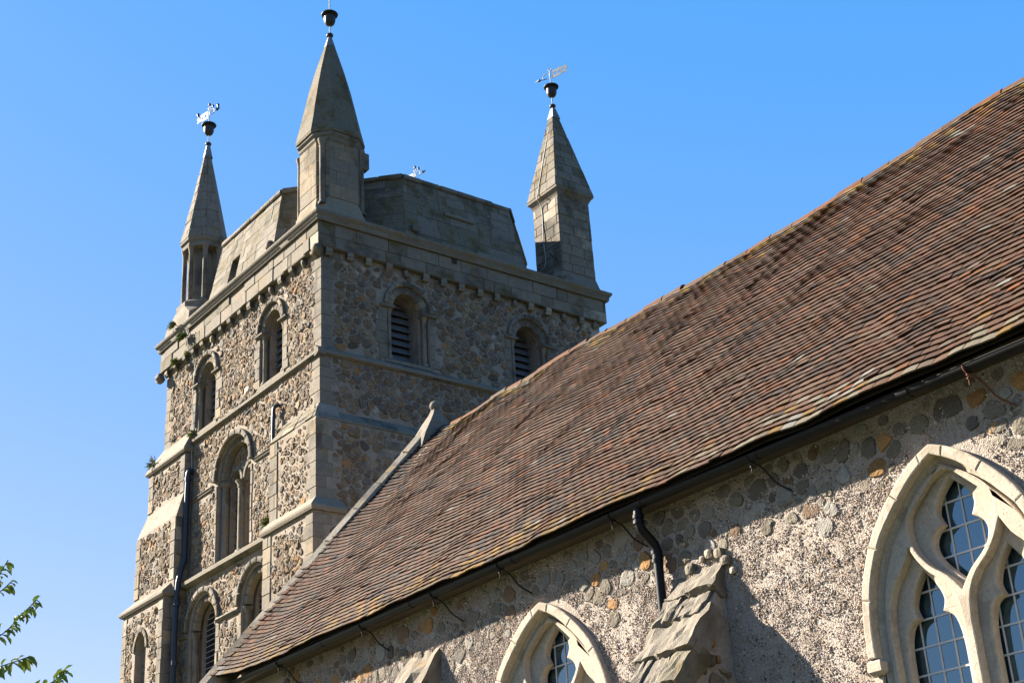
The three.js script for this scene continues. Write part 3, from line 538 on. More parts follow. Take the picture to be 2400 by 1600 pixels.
// ---------------------------------------------------------------- tower top: corbels, parapet, cornice, stump roof, pinnacles
function facet(b0, b1, t0, t1) {
  const A = b1.clone().sub(b0).normalize(), up = t0.clone().add(t1).sub(b0).sub(b1).multiplyScalar(0.5), B = up.clone().addScaledVector(A, -up.dot(A)).normalize(), N = V3().crossVectors(A, B);
  const q = (p) => { const d = p.clone().sub(b0); return [d.dot(A), d.dot(B)]; };
  return { F: frame(b0.clone(), A, B, N), outline: [q(b0), q(b1), q(t1), q(t0)].filter((p, i, l) => i === 0 || Math.hypot(p[0] - l[i - 1][0], p[1] - l[i - 1][1]) > 0.01) };
}
{
  const sq = (d, y) => rect(XW - d, XE + d, ZN - d, ZS + d, y), r = rng(500);
  const core = add('parapet', loft([sq(0.02, 16.70), sq(0.135, 16.70), sq(0.125, 17.28)], true, true), M.ashlarGrey, tower);
  const PAR = [[3, M.ashlar], [3, M.ashlarGrey], [1, M.ashlarPale], [1, M.moss]];
  courses(off(S, 0.13), [[-TW - 0.14, 16.71], [0.14, 16.71], [0.14, 17.27], [-TW - 0.14, 17.27]], { seed: 501, h: 0.24, w: 0.5, n: 0.02, uneven: 0.03, irr: 0.8, mats: PAR, name: 'parapet_block' }, core);
  courses(off(Ef, 0.13), [[-0.14, 16.71], [TW + 0.14, 16.71], [TW + 0.14, 17.27], [-0.14, 17.27]], { seed: 502, h: 0.28, w: 0.6, n: 0.015, uneven: 0.012, irr: 0.6, mats: PAR, name: 'parapet_block' }, core);
  const cornice = add('cornice', loft([sq(0.1, 17.272), sq(0.20, 17.272), sq(0.21, 17.30), sq(0.22, 17.37), sq(0.26, 17.42), sq(0.275, 17.45), sq(0.275, 17.49), sq(0.1, 17.55)], true, true), M.ashlarGrey, tower);
  { const tooth = new THREE.ConeGeometry(0.03, 0.035, 4).rotateX(Math.PI / 2), list = [];
    for (const F of [S, Ef]) for (let a = F === S ? -TW - 0.15 : -0.15; a < (F === S ? 0.2 : TW + 0.2); a += 0.062) { if (noise3(a * 1.3, F === S ? 3 : 9, 1) > 0.35) continue; const g = tooth.clone().rotateZ(Math.PI / 4); g.translate(a, 17.335, 0.232); list.push(finish(inFrame(g, F))); }
    stuff(add('dogtooth_carving', list, M.ashlar, cornice)); }
  // corbels: carved blocks under the parapet, three kinds
  const forms = [(w) => loft([[0.5, 0.02, 0], [0.75, 0.08, 0.05], [0.95, 0.15, 0.12], [1, 0.17, 0.2], [1, 0.17, 0.24]].map(([s, n, y]) => [V3(-w * s, y, n), V3(w * s, y, n), V3(w * s, y, -0.05), V3(-w * s, y, -0.05)]), true, true),
    (w) => { const g = new THREE.SphereGeometry(0.095, 9, 7); const p = g.attributes.position; for (let i = 0; i < p.count; i++) { const k = 1 + 0.28 * noise3(p.getX(i) * 14 + w * 90, p.getY(i) * 14, p.getZ(i) * 14); p.setXYZ(i, p.getX(i) * k * w / 0.09, p.getY(i) * k * 1.25 + 0.11, p.getZ(i) * k + 0.06); } g.computeVertexNormals(); return finish(g); },
    (w) => merge([finish(new THREE.CylinderGeometry(0.06, 0.06, w * 2, 10).rotateZ(Math.PI / 2).translate(0, 0.08, 0.09)), block(-w, w, 0.1, 0.24, -0.05, 0.165)])];
  for (const F of [S, Ef]) for (let i = 0; i < 16; i++) {
    const a = (F === S ? -TW : 0) + 0.16 + i * (TW - 0.32) / 15 + (r() - 0.5) * 0.06, g = forms[Math.floor(r() * 3)](0.075 + 0.02 * r()); g.scale(0.9, 0.85, 0.8); g.translate(a, 16.505 + 0.012 * r(), 0);
    add('corbel', inFrame(g, F), pick(r, DRESSEDGREY)[1], tower);
  }
  { const g = forms[1](0.12); g.scale(1.2, 1, 1.2); g.translate(XE + 0.1, 16.47, ZS + 0.1); add('corbel', g, M.ashlar, tower); const h = forms[1](0.13); h.scale(1.2, 1, 1.2); h.translate(XW - 0.1, 16.45, ZS + 0.1); add('corbel', h, M.ashlarGrey, tower); }
  add('parapet_deck', loft([sq(-0.4, 17.48), sq(-0.4, 17.52)], true, true), M.lead, tower);

  // the stump of the octagonal spire
  const bot = octagon(CX, CZ, TW / 2 + 0.03, 2.17, 17.5), top = octagon(CX, CZ, TW / 2 - 0.30, 2.01, 19.30);
  const stump = partGroup('octagonal_stump_roof', tower), slabs = [];
  for (let i = 0; i < 8; i++) {
    const j = (i + 1) % 8, f = facet(bot[i], bot[j], top[i], top[j]);
    f.hole = i === 0 ? [[1.02, 0.28], [1.44, 0.28], [1.44, 1.0], [1.02, 1.0]] : null;
    slabs.push(inFrame(slab(f.outline, f.hole ? [f.hole] : [], -0.3, 0), f.F));
    if (i < 4) {
      const mats = [[4, M.moss], [3, M.ashlarGrey]];
      const fill = (outline, seed) => courses(f.F, outline, { seed, h: 0.27, w: 0.52, n: 0.010, uneven: 0.008, gap: 0.003, c: 0.005, irr: 0.6, mats, name: 'stump_block' }, stump);
      if (!f.hole) fill(f.outline, 520 + i); else {
        const [p, q, u, v] = f.outline, cutX = (x0, x1, y0, y1) => { let o = f.outline; for (const [a, b, d] of [[-1, 0, -x0], [1, 0, x1], [0, -1, -y0], [0, 1, y1]]) o = clipPoly(o, a, b, d); return o; };
        fill(cutX(-9, 1.01, 0, 3), 531); fill(cutX(1.45, 9, 0, 3), 532); fill(cutX(1.01, 1.45, 1.01, 3), 533); fill(cutX(1.01, 1.45, 0, 0.27), 534);
      }
    }
  }
  const wall = add('stump_wall', slabs, M.ashlarGrey, tower); tower.remove(wall); wall.position.set(0, 0, 0); stump.add(wall);
  { const f = facet(bot[2], bot[3], top[2], top[3]); const g = chamferBlock(-0.42, 0.42, 1.02, 1.12, -0.02, 0.075, 0.02); g.translate(1.6, 0, 0); add('lintel', inFrame(g, f.F), M.ashlarGrey, stump); const k = chamferBlock(-0.09, 0.09, 0.24, 0.42, -0.02, 0.12, 0.03); k.translate(0.25, 0, 0); add('knob', inFrame(k, f.F), M.ashlarGrey, stump); const f0 = facet(bot[0], bot[1], top[0], top[1]); const kn = forms[1](0.12); kn.translate(3.22, 0.2, 0); add('knob', inFrame(kn, f0.F), M.ashlarGrey, stump); }
  // rim slabs
  for (let i = 0; i < 8; i++) {
    const j = (i + 1) % 8, n = i % 2 ? 5 : 6, A = top[i], B = top[j], out = V3().addVectors(A, B).multiplyScalar(0.5).sub(V3(CX, 19.3, CZ)).setY(0).normalize();
    for (let k = 0; k < n; k++) {
      const p = A.clone().lerp(B, (k + 0.02) / n), q = A.clone().lerp(B, (k + 0.98) / n), d = 0.05 + 0.03 * r(), h = 0.07 + 0.03 * r();
      const ring = (e, y) => [p.clone().addScaledVector(out, e), q.clone().addScaledVector(out, e), q.clone().addScaledVector(out, -0.6), p.clone().addScaledVector(out, -0.6)].map((v) => V3(v.x, y, v.z));
      add('rim_slab', loft([ring(d - 0.02, 19.27), ring(d, 19.3), ring(d - 0.015, 19.3 + h), ring(d - 0.12, 19.34 + h)], true, true), pick(r, [[2, M.ashlarGrey], [1, M.moss]])[1], stump);
    }
  }
  add('stump_lead', loft([octagon(CX, CZ, 3.2, 1.85, 19.34), octagon(CX, CZ, 3.2, 1.85, 19.38)], false, true), M.lead, stump);

  // pinnacles
  const ring = (cx, cz, h, c, y) => octagon(cx, cz, h, c, y);
  const faces = (lo, hi, list, o, parent) => { for (const i of list) { const f = facet(lo[i], lo[(i + 1) % lo.length], hi[i], hi[(i + 1) % lo.length]); if (f.outline.length > 2) courses(f.F, f.outline, { ...o, seed: o.seed + i }, parent); } };
  { // south-east: chamfered shaft, mossy rendered spire
    const x = XE - 0.6, z = ZS - 0.59, p = partGroup('mossy_pinnacle', tower);
    add('shaft', loft([ring(x, z, 0.72, 0.2, 17.52), ring(x, z, 0.64, 0.2, 17.75), ring(x, z, 0.565, 0.2, 18.05), ring(x, z, 0.565, 0.2, 19.5)], true, true), M.ashlarBuff, p);
    faces(ring(x, z, 0.568, 0.2, 18.06), ring(x, z, 0.568, 0.2, 19.48), [0, 1, 2, 3], { seed: 601, h: 0.3, w: 0.48, n: 0.010, uneven: 0.004, gap: 0.002, c: 0.004, mats: [[3, M.ashlarBuff], [2, M.ashlar]], name: 'pinnacle_block' }, p);
    add('eaves_moulding', loft([ring(x, z, 0.58, 0.22, 19.48), ring(x, z, 0.61, 0.25, 19.53), ring(x, z, 0.61, 0.26, 19.58), ring(x, z, 0.66, 0.3, 19.64), ring(x, z, 0.66, 0.32, 19.70)], true, true), M.ashlarGrey, p);
    const prof = [[0.69, 0.35, 19.70], [0.70, 0.35, 19.77], [0.62, 0.31, 20.15], [0.53, 0.27, 20.65], [0.425, 0.215, 21.2], [0.30, 0.155, 21.75], [0.17, 0.09, 22.25], [0.045, 0.025, 22.70]];
    const spire = add('spire', loft(prof.map(([h, c, y]) => ring(x, z, h, c, y)), true, true), M.moss, p);
    add('lead_cap', loft([ring(x, z, 0.125, 0.07, 22.43), ring(x, z, 0.05, 0.028, 22.72)], false, true), M.lead, spire);
    shaft2(p, x + 0.50, z + 0.50, 17.85, 19.5, 0.062); shaft2(p, x + 0.5, z - 0.5, 17.85, 19.5, 0.055); shaft2(p, x - 0.5, z + 0.5, 17.85, 19.5, 0.055);
    add('stub', chamferBlock(x + 0.38, x + 0.58, 19.02, 19.45, z - 0.66, z - 0.5, 0.02), M.ashlarGrey, p);
  }
  const square = (cx, cz, h, y) => rect(cx - h, cx + h, cz - h, cz + h, y);
  const squarePinnacle = (x, z, tip, eave, vis) => {
    const p = partGroup('square_pinnacle', tower), mats = [[3, M.ashlar], [3, M.ashlarGrey], [1, M.ashlarPale]];
    add('shaft', loft([square(x, z, 0.60, 17.5), square(x, z, 0.505, 17.9), square(x, z, 0.49, eave - 0.25), square(x, z, 0.50, eave - 0.2), square(x, z, 0.55, eave - 0.1)], true, true), M.ashlarGrey, p);
    const spire = add('spire', loft([square(x, z, 0.55, eave - 0.1), square(x, z, 0.60, eave - 0.05), square(x, z, 0.60, eave), square(x, z, 0.035, tip)], true, true), M.ashlarGrey, p);
    if (vis) {
      faces(square(x, z, 0.505, 17.92), square(x, z, 0.492, eave - 0.26), [0, 1], { seed: 611, h: 0.26, w: 0.42, n: 0.014, uneven: 0.008, mats, name: 'pinnacle_block' }, p);
      faces(square(x, z, 0.60, eave + 0.01), square(x, z, 0.04, tip - 0.02), [0], { seed: 621, h: 0.27, w: 0.4, n: 0.014, uneven: 0.008, mats: [[3, M.moss], [2, M.ashlarGrey]], name: 'spire_block' }, p);
      faces(square(x, z, 0.60, eave + 0.01), square(x, z, 0.04, tip - 0.02), [1], { seed: 631, h: 0.27, w: 0.4, n: 0.012, uneven: 0.008, mats: [[3, M.moss], [2, M.ashlarGrey]], name: 'spire_block' }, p);
      add('lead_cap', loft([square(x, z, 0.125, tip - 0.30), square(x, z, 0.05, tip + 0.03)], false, true), M.lead, spire);
      const c = (y, n) => { const h = y > eave ? 0.60 * (tip - y) / (tip - eave) : 0.5; return V3(x - 0.12 * clamp((tip - y) / 2.6, 0, 1), y, z + h + n); };
      add('lightning_conductor', tube([c(tip - 0.05, 0.03), c(21.5, 0.035), c(eave + 0.02, 0.035), V3(x - 0.12, eave - 0.08, z + 0.66), c(eave - 0.25, 0.04), c(19, 0.04), c(18.3, 0.04), V3(x - 0.3, 18.22, z + 0.56)], 0.012, 60, 6), M.cable, p);
      add('broken_stub', (() => { const g = new THREE.IcosahedronGeometry(0.22, 2), q = g.attributes.position; for (let i = 0; i < q.count; i++) { const k = 1 + 0.35 * noise3(q.getX(i) * 9, q.getY(i) * 9, q.getZ(i) * 9); q.setXYZ(i, q.getX(i) * k * 1.3, q.getY(i) * k, q.getZ(i) * k); } g.translate(x + 0.3, 17.72, z + 0.5); return finish(g, true); })(), M.ashlarGrey, p);
    }
    return p;
  };
  squarePinnacle(XE - 0.5, ZS - 7.17, 22.95, 20.24, true); squarePinnacle(XW + 0.6, ZN + 0.55, 23.3, 20.2, false);
  { // south-west: octagonal spire standing on free colonnettes
    const x = XE - 7.06, z = ZS - 0.59, p = partGroup('octagonal_pinnacle', tower), oc = (h, y) => octagon(x, z, h, h * 0.5858, y), R = 0.485;
    add('pedestal', loft([square(x, z, 0.72, 17.5), square(x, z, 0.66, 17.9), oc(0.60, 18.22), oc(0.60, 18.36), oc(0.54, 18.42)], true, true), M.ashlar, p);
    add('core', loft([oc(0.30, 18.4), oc(0.30, 20.0)], true, true), M.ashlarGrey, p);
    for (let k = 0; k < 8; k++) { const t = (k + 0.5) / 8 * Math.PI * 2; shaft2(p, x + R * Math.cos(t), z + R * Math.sin(t), 18.4, 20.0, 0.06); }
    add('eaves_ring', loft([oc(0.40, 19.94), oc(0.53, 19.96), oc(0.54, 20.04), oc(0.52, 20.08), oc(0.57, 20.14), oc(0.575, 20.2)], true, true), M.ashlarGrey, p);
    const lo = oc(0.57, 20.2), hi = oc(0.03, 23.2), spire = add('spire', loft([lo, hi], true, true), M.ashlarGrey, p);
    faces(lo, hi, [0, 1, 2], { seed: 641, h: 0.3, w: 0.36, n: 0.012, uneven: 0.008, gap: 0.004, mats: [[3, M.ashlarGrey], [2, M.ashlar]], name: 'spire_block' }, p);
    add('lead_cap', loft([oc(0.12, 22.85), oc(0.05, 23.24)], false, true), M.lead, spire);
  }
  // pipes and conductors on the south face
  const sp = (u, y, n) => S.at(-u, y, n);
  add('rain_pipe', [tube([sp(1.62, 13.64, 0.02), sp(1.63, 13.66, 0.12), sp(1.66, 13.6, 0.19), sp(1.67, 13.45, 0.2), sp(1.68, 12.5, 0.2), sp(1.69, 11.2, 0.2)], 0.042, 40, 10), rod(sp(1.675, 12.25, 0.2), sp(1.675, 12.32, 0.2), 0.052, 10)], M.bluePaint, tower);
  const big = add('soil_pipe', [tube([sp(5.80, 13.50, 0.05), sp(5.80, 13.53, 0.14), sp(5.80, 13.47, 0.2), sp(5.80, 13.3, 0.21), sp(5.80, 11.3, 0.22)], 0.062, 40, 12), tube([sp(5.80, 11.4, 0.22), sp(5.80, 10.95, 0.34), sp(5.81, 10.4, 0.37), sp(5.82, 6, 0.37), sp(5.82, 0, 0.37)], 0.062, 40, 12)], M.bluePaint, tower);
  for (const [y, n] of [[13.25, 0.21], [12.0, 0.215], [10.3, 0.37], [9, 0.37]]) add('pipe_collar', rod(sp(5.80, y, n), sp(5.80, y + 0.1, n), 0.076, 12), M.bluePaint, big);
  add('lightning_conductor', tube([sp(6.02, 17.2, 0.24), sp(6.02, 16.75, 0.24), sp(6.02, 16.4, 0.06), sp(6.02, 15.4, 0.07), sp(6.0, 14.5, 0.06), sp(5.96, 14.25, 0.2), sp(5.82, 14.1, 0.16), sp(5.8, 13.5, 0.12)], 0.011, 60, 6), M.cable, tower);
  add('parapet_rod', rod(V3(XE + 0.1, 18.2, ZS - 6.2), V3(XE - 0.2, 18.25, ZS - 6.7), 0.012, 6), M.iron, tower);
  add('putlog_hole', block(XE + 0.14, XE + 0.162, 17.14, 17.26, ZS - 3.42, ZS - 3.28), M.deck, tower);
}
function shaft2(parent, x, z, y0, y1, r) {
  const g = lathe([[r * 1.5, 0], [r * 1.5, 0.04], [r * 1.2, 0.06], [r, 0.1], [r, y1 - y0 - 0.2], [r * 1.2, y1 - y0 - 0.18], [r, y1 - y0 - 0.16], [r * 1.6, y1 - y0 - 0.03], [r * 1.6, y1 - y0]], 12);
  g.translate(x, y0, z); add('colonnette', g, M.ashlar, parent);
}

// ---------------------------------------------------------------- weathervanes, birds, plants
function vane(x, z, tip, turn, label, colourful, up = 0) {
  const v = thing('weathervane', V3(x, tip, z), label, 'weathervane', 'weathervanes on the pinnacles'); v.rotation.y = turn;
  const L = partGroup('fixing', v); L.position.set(0, 0, 0);
  const put = (n, g, m) => { if (/banner|ring|curl|pointer/.test(n)) for (const q of Array.isArray(g) ? g : [g]) q.translate(0, up, 0); const o = add(n, g, m, L); L.remove(o); o.position.set(0, 0, 0); v.add(o); return o; };
  put('rod', rod(V3(0, -0.05, 0), V3(0, 1.22 + up, 0), 0.014, 8), M.cable); put('collar', lathe([[0.02, 0.05], [0.07, 0.06], [0.085, 0.09], [0.07, 0.13], [0.02, 0.14]], 14), M.copper);
  put('cup', lathe([[0.012, 0.37], [0.06, 0.38], [0.105, 0.42], [0.132, 0.49], [0.137, 0.58], [0.13, 0.66]], 18), M.copper); put('brim', lathe([[0.02, 0.655], [0.14, 0.645], [0.19, 0.665], [0.2, 0.69], [0.19, 0.705], [0.02, 0.70]], 20), M.iron);
  const sw = [[-0.06, 0.94], [-0.06, 1.17], [-0.3, 1.19], [-0.42, 1.16], [-0.52, 1.23], [-0.49, 1.15], [-0.55, 1.10], [-0.47, 1.06], [-0.54, 0.97], [-0.40, 1.0], [-0.28, 0.95]].reverse();
  put('banner', slab(sw, [arc(-0.16, 1.06, 0.055, 0, Math.PI * 2, 10).slice(0, -1), [[-0.28, 1.0], [-0.24, 1.06], [-0.28, 1.13], [-0.33, 1.06]], arc(-0.40, 1.08, 0.04, 0, Math.PI * 2, 8).slice(0, -1)], -0.006, 0.006), M.whiteMetal);
  put('ring', finish(new THREE.TorusGeometry(0.1, 0.012, 6, 20, Math.PI * 1.3).rotateZ(-0.5).translate(0.12, 1.06, 0)), M.whiteMetal); put('top_curl', finish(new THREE.TorusGeometry(0.045, 0.01, 6, 12).translate(0, 1.24, 0)), M.whiteMetal);
  put('pointer', [rod(V3(0.1, 0.99, 0), V3(0.34, 1.03, 0), 0.011, 6), finish(new THREE.ConeGeometry(0.045, 0.14, 6).rotateZ(-Math.PI / 2).translate(0.4, 1.04, 0))], colourful ? M.copper : M.lead);
  v.remove(L); return v;
}
const vSW = [XE - 7.06, ZS - 0.59, 23.2], vSE = [XE - 0.6, ZS - 0.59, 22.70], vNE = [XE - 0.5, ZS - 7.17, 22.97], vNW = [XW + 0.6, ZN + 0.45, 23.32];
vane(vSW[0], vSW[1], vSW[2], 0.2, 'white pierced weathervane with four birds on it, on the octagonal colonnette pinnacle', true);
vane(vSE[0], vSE[1], vSE[2], 0.2, 'weathervane rod with dark cup on the mossy rendered pinnacle', true, 0.75);
vane(vNE[0], vNE[1], vNE[2], Math.PI + 0.35, 'white pierced weathervane on the pinnacle with the pale conductor cable', true);
vane(vNW[0], vNW[1], vNW[2], 0.2, 'white weathervane with two birds peeping over the octagonal stump roof', false);
function bird(x, y, z, turn, label, lean = 0.9) {
  const b = thing('perched_bird', V3(x, y, z), label, 'bird', 'birds perched on the weathervanes');
  const prof = [[-0.15, 0.006], [-0.13, 0.016], [-0.07, 0.022], [-0.03, 0.042], [0.02, 0.05], [0.06, 0.043], [0.09, 0.03], [0.105, 0.03], [0.125, 0.029], [0.142, 0.016], [0.15, 0.007], [0.175, 0.002]];
  const pts = [], n = 10;                                          // one tube from tail to beak, the head bent forward
  prof.forEach(([t, r]) => { const bend = t > 0.08 ? (t - 0.08) * 1.0 : 0, c = [Math.cos(lean) * t + bend * Math.sin(lean) * 0.8, Math.sin(lean) * t - bend * 0.75 + 0.085]; const ring = []; for (let k = 0; k < n; k++) { const a = k / n * Math.PI * 2; ring.push(V3(c[0] - Math.sin(lean) * Math.cos(a) * r, c[1] + Math.cos(lean) * Math.cos(a) * r, Math.sin(a) * r * (t < -0.06 ? 1.5 : 1))); } pts.push(ring); });
  const g = loft(pts, true, true); g.computeVertexNormals(); const o = add('body', g, M.bird, b); o.position.set(0, 0, 0);
  for (const s of [-1, 1]) { const l = add('leg', rod(V3(0.005, -0.01, s * 0.015), V3(0.0, 0.06, s * 0.018), 0.004, 5), M.iron, b); l.position.set(0, 0, 0); }
  b.rotation.y = turn; b.scale.setScalar(0.78);
}
{ const L = (what) => 'small dark bird perched on the ' + what + ' of the vane on the octagonal colonnette pinnacle';
  const on = (v, d, h, turn, label, lean) => bird(v[0] + Math.cos(0.2) * d, v[2] + h, v[1] - Math.sin(0.2) * d, turn, label, lean);
  on(vSW, -0.50, 1.19, 2.9, L('banner tail'), 1.2); on(vSW, 0, 1.285, 2.6, L('top curl'), 0.8); on(vSW, 0.15, 1.17, 2.8, L('ring'), 0.8); on(vSW, 0.38, 1.08, 2.9, L('pointer'), 1.1);
  on(vNW, 0, 1.285, 2.7, 'small dark bird on the top curl of the vane behind the stump roof', 0.9); on(vNW, 0.15, 1.17, 2.7, 'small dark bird on the ring of the vane behind the stump roof', 0.9); }
function tuft(at, n, size, label, seed, up = 0.6) {
  const r = rng(seed), p = [], c = [];
  for (let i = 0; i < n; i++) {
    const t = r() * Math.PI * 2, e = -0.7 + r() * 1.6, d = V3(Math.cos(t) * 0.8, e * up + 0.1, Math.abs(Math.sin(t)) * 0.9 + 0.15).normalize(), l = size * (0.4 + 0.7 * r()), side = V3().crossVectors(d, V3(r() - 0.5, r(), r() - 0.5)).normalize().multiplyScalar(size * 0.07);
    const o = V3((r() - 0.5) * size * 0.9, (r() - 0.5) * size * 0.4, 0), mid = o.clone().addScaledVector(d, l * 0.55), end = o.clone().addScaledVector(d, l).add(V3(0, -l * 0.25, 0));
    for (const q of [o, mid.clone().add(side), end, o, end, mid.clone().sub(side)]) p.push(q.x, q.y, q.z);
    const k = 0.7 + 0.6 * r(), dry = r() < 0.2; for (let q = 0; q < 6; q++) c.push(...(dry ? [0.20 * k, 0.15 * k, 0.07 * k] : [0.075 * k, 0.115 * k, 0.03 * k]));
  }
  const g = new THREE.BufferGeometry(); g.setAttribute('position', new THREE.Float32BufferAttribute(p, 3)); g.setAttribute('color', new THREE.Float32BufferAttribute(c, 3)); g.computeVertexNormals();
  const b = thing('wall_plant', at, label, 'plant', 'weeds rooted in the masonry'); const m = add('foliage', finish(g), M.leaf, b); m.position.set(0, 0, 0);
  const stem = add('stem', rod(V3(0, 0, -0.08), V3(0, 0.01, 0.04), 0.01, 5), M.bark, b); stem.position.set(0, 0, 0);
}
tuft(S.at(-6.75, 17.60, 0.27), 70, 0.2, 'green weed growing on top of the cornice below the octagonal pinnacle', 11);
tuft(S.at(-6.30, 17.12, 0.20), 110, 0.24, 'bushy green weed hanging from the parapet blocks under the cornice', 12);
tuft(S.at(-6.75, 16.62, 0.18), 80, 0.2, 'straggly weed rooted under the parapet between corbels', 13);
tuft(S.at(-6.12, 16.62, 0.18), 40, 0.13, 'small weed beside the conductor cable under the parapet', 17);
tuft(S.at(-1.95, 11.18, 0.12), 80, 0.22, 'spiky green weed at the foot of the thin rain pipe on the tower', 14);
tuft(S.at(-5.75, 14.42, 0.12), 40, 0.18, 'small weed on the string course under the belfry window', 15);
tuft(V3(XW + 0.0, 14.25, ZS + 0.25), 25, 0.28, 'thin dry weed on the sloped buttress head', 16, 1.4);

// ---------------------------------------------------------------- aisle: wall, windows, buttresses, roof
const ZW = -10.40, XG = -20.66, XR = 3.5, PITCH = 49.33 * Math.PI / 180, EAVE_Y = 6.43, EAVE_Z = -9.89, SLOPE = 6.42;
const aisle = thing('church_aisle', V3(-9, 0, -14), 'long church aisle with steep red clay tile roof and roughcast flint wall', 'church');
const G = frame(V3(0, 0, ZW), V3(1, 0, 0), V3(0, 1, 0), V3(0, 0, 1));
const WIN = [-7.48, -13.11];
function halfArch(list, n = 26) { const h = smooth(list, n); return [...h, ...h.slice(0, -1).reverse().map(([x, y]) => [-x, y])]; }   // right side up to the apex, then down the left
const HOOD_O = [[1.02, -0.12], [1.02, 0.15], [0.975, 0.47], [0.885, 0.72], [0.765, 0.95], [0.58, 1.17], [0.35, 1.38], [0.16, 1.495], [0, 1.56]];
const HOOD_I = [[0.925, -0.12], [0.925, 0.14], [0.88, 0.44], [0.795, 0.68], [0.675, 0.90], [0.495, 1.10], [0.285, 1.295], [0.13, 1.40], [0, 1.465]];
const OPEN = [[0.86, -0.12], [0.86, 0.12], [0.82, 0.41], [0.74, 0.64], [0.625, 0.85], [0.45, 1.05], [0.255, 1.23], [0.115, 1.335], [0, 1.40]];
const mirror = (p) => [...p, ...p.slice(1, -1).reverse().map(([x, y]) => [-x, y])];   // p runs on the right from one point of the axis to another
function traceryWindow(x, y, sx, seed) {
  const w = partGroup('traceried_window', aisle, V3(x, y, ZW)); w.scale.x = sx;
  const full = (h) => [[h[0][0], -2.3], ...halfArch(h), [-h[0][0], -2.3]];
  ringPieces(halfArch(HOOD_O), halfArch(HOOD_I), 9, -0.03, 0.085, 0.016, 'hood_stone', [[2, M.caen], [1, M.caen]], w, seed, 0.002, 0.006);
  for (const s of [-1, 1]) add('hood_stop', chamferBlock(s * 0.97 - 0.075, s * 0.97 + 0.075, -0.26, -0.12, -0.03, 0.08, 0.03), M.caen, w);
  const ring = (h, z) => full(h).map(([a, b]) => V3(a, b, z));
  const mid = HOOD_I.map((p, i) => [lerp(p[0], OPEN[i][0], 0.55), lerp(p[1], OPEN[i][1], 0.55)]);
  { const t = new Tris(), rr = [ring(HOOD_I, 0.006), ring(HOOD_I, -0.02), ring(mid, -0.055), ring(OPEN, -0.07), ring(OPEN, -0.30)]; for (let k = 0; k + 1 < rr.length; k++) for (let i = 0; i + 1 < rr[k].length; i++) t.quad(rr[k][i + 1], rr[k][i], rr[k + 1][i], rr[k + 1][i + 1]); add('arch_moulding', t.done(), M.caen, w); }
  const outer = full(OPEN); outer[0] = [0.86, -2.45]; outer[outer.length - 1] = [-0.86, -2.45];
  const eye = mirror(smooth([[0, 0.28], [0.12, 0.425], [0.285, 0.555], [0.415, 0.73], [0.455, 0.90], [0.425, 1.05], [0.315, 1.17], [0.16, 1.285], [0, 1.345]], 24));
  const light = (s) => { const p = [[0.042, -2.25], [0.042, 0.02], ...smooth([[0.042, 0.02], [0.075, 0.23], [0.17, 0.385], [0.315, 0.505], [0.42, 0.64], [0.485, 0.77]], 14).slice(1), ...smooth([[0.485, 0.77], [0.57, 0.62], [0.69, 0.49], [0.775, 0.31], [0.805, 0.08]], 12).slice(1), [0.805, -2.25]]; return p.map(([a, b]) => [a * s, b]); };
  add('tracery', slab(outer, [eye, light(1), light(-1)], -0.135, -0.03, 0.013), M.caen, w);
  const eye2 = mirror([...smooth([[0, 0.37], [0.12, 0.48], [0.235, 0.61], [0.285, 0.74], [0.245, 0.84], [0.15, 0.90]], 14), ...smooth([[0.15, 0.90], [0.20, 1.02], [0.13, 1.16], [0, 1.28]], 10).slice(1)]);
  const light2 = (s) => { const h = [...smooth([[0, 0.56], [0.105, 0.42], [0.165, 0.28], [0.13, 0.17]], 10), ...smooth([[0.13, 0.17], [0.235, 0.11], [0.285, -0.05], [0.295, -0.25]], 10).slice(1), [0.295, -2.25]], c = 0.445; return [...h.map(([a, b]) => [s * c + a, b]), ...h.slice(1).reverse().map(([a, b]) => [s * c - a, b])]; };
  add('cusped_tracery', slab(outer, [eye2, light2(1), light2(-1)], -0.235, -0.13, 0.028), M.caen, w);
  // leaded panes, each its own sheet, and the bars that hold them
  const r = rng(seed + 5), glaze = partGroup('glazing', w);
  for (let i = -5; i < 5; i++) for (let j = -9; j < 6; j++) {
    const x0 = i * 0.165, y0 = j * 0.235 - 0.06; if (y0 > 0.9 && Math.abs(x0 + 0.08) > 0.4) continue; if (y0 < -1.4 && j % 1) continue;
    const g = block(-0.079, 0.079, -0.114, 0.114, -0.002, 0.002); g.rotateX((r() - 0.5) * 0.02); g.rotateY((r() - 0.5) * 0.02); g.translate(x0 + 0.0825, y0 + 0.1175, -0.262); add('pane', g, M.glass, w);
  }
  for (let i = -5; i <= 5; i++) add('glazing_bar', block(i * 0.165 - 0.006, i * 0.165 + 0.006, -2.2, 1.36 - Math.abs(i) * 0.12, -0.266, -0.25), M.came, w);
  for (let j = -9; j <= 6; j++) add('glazing_bar', block(-0.84, 0.84, j * 0.235 - 0.068, j * 0.235 - 0.052, -0.268, -0.248), M.came, w);
  w.remove(glaze);
  jambBlocks(w, 0.94, -1.4, -0.27, seed + 3, [[1, M.caen], [1, M.ashlarPale]], [0.03, 0.12]);
}
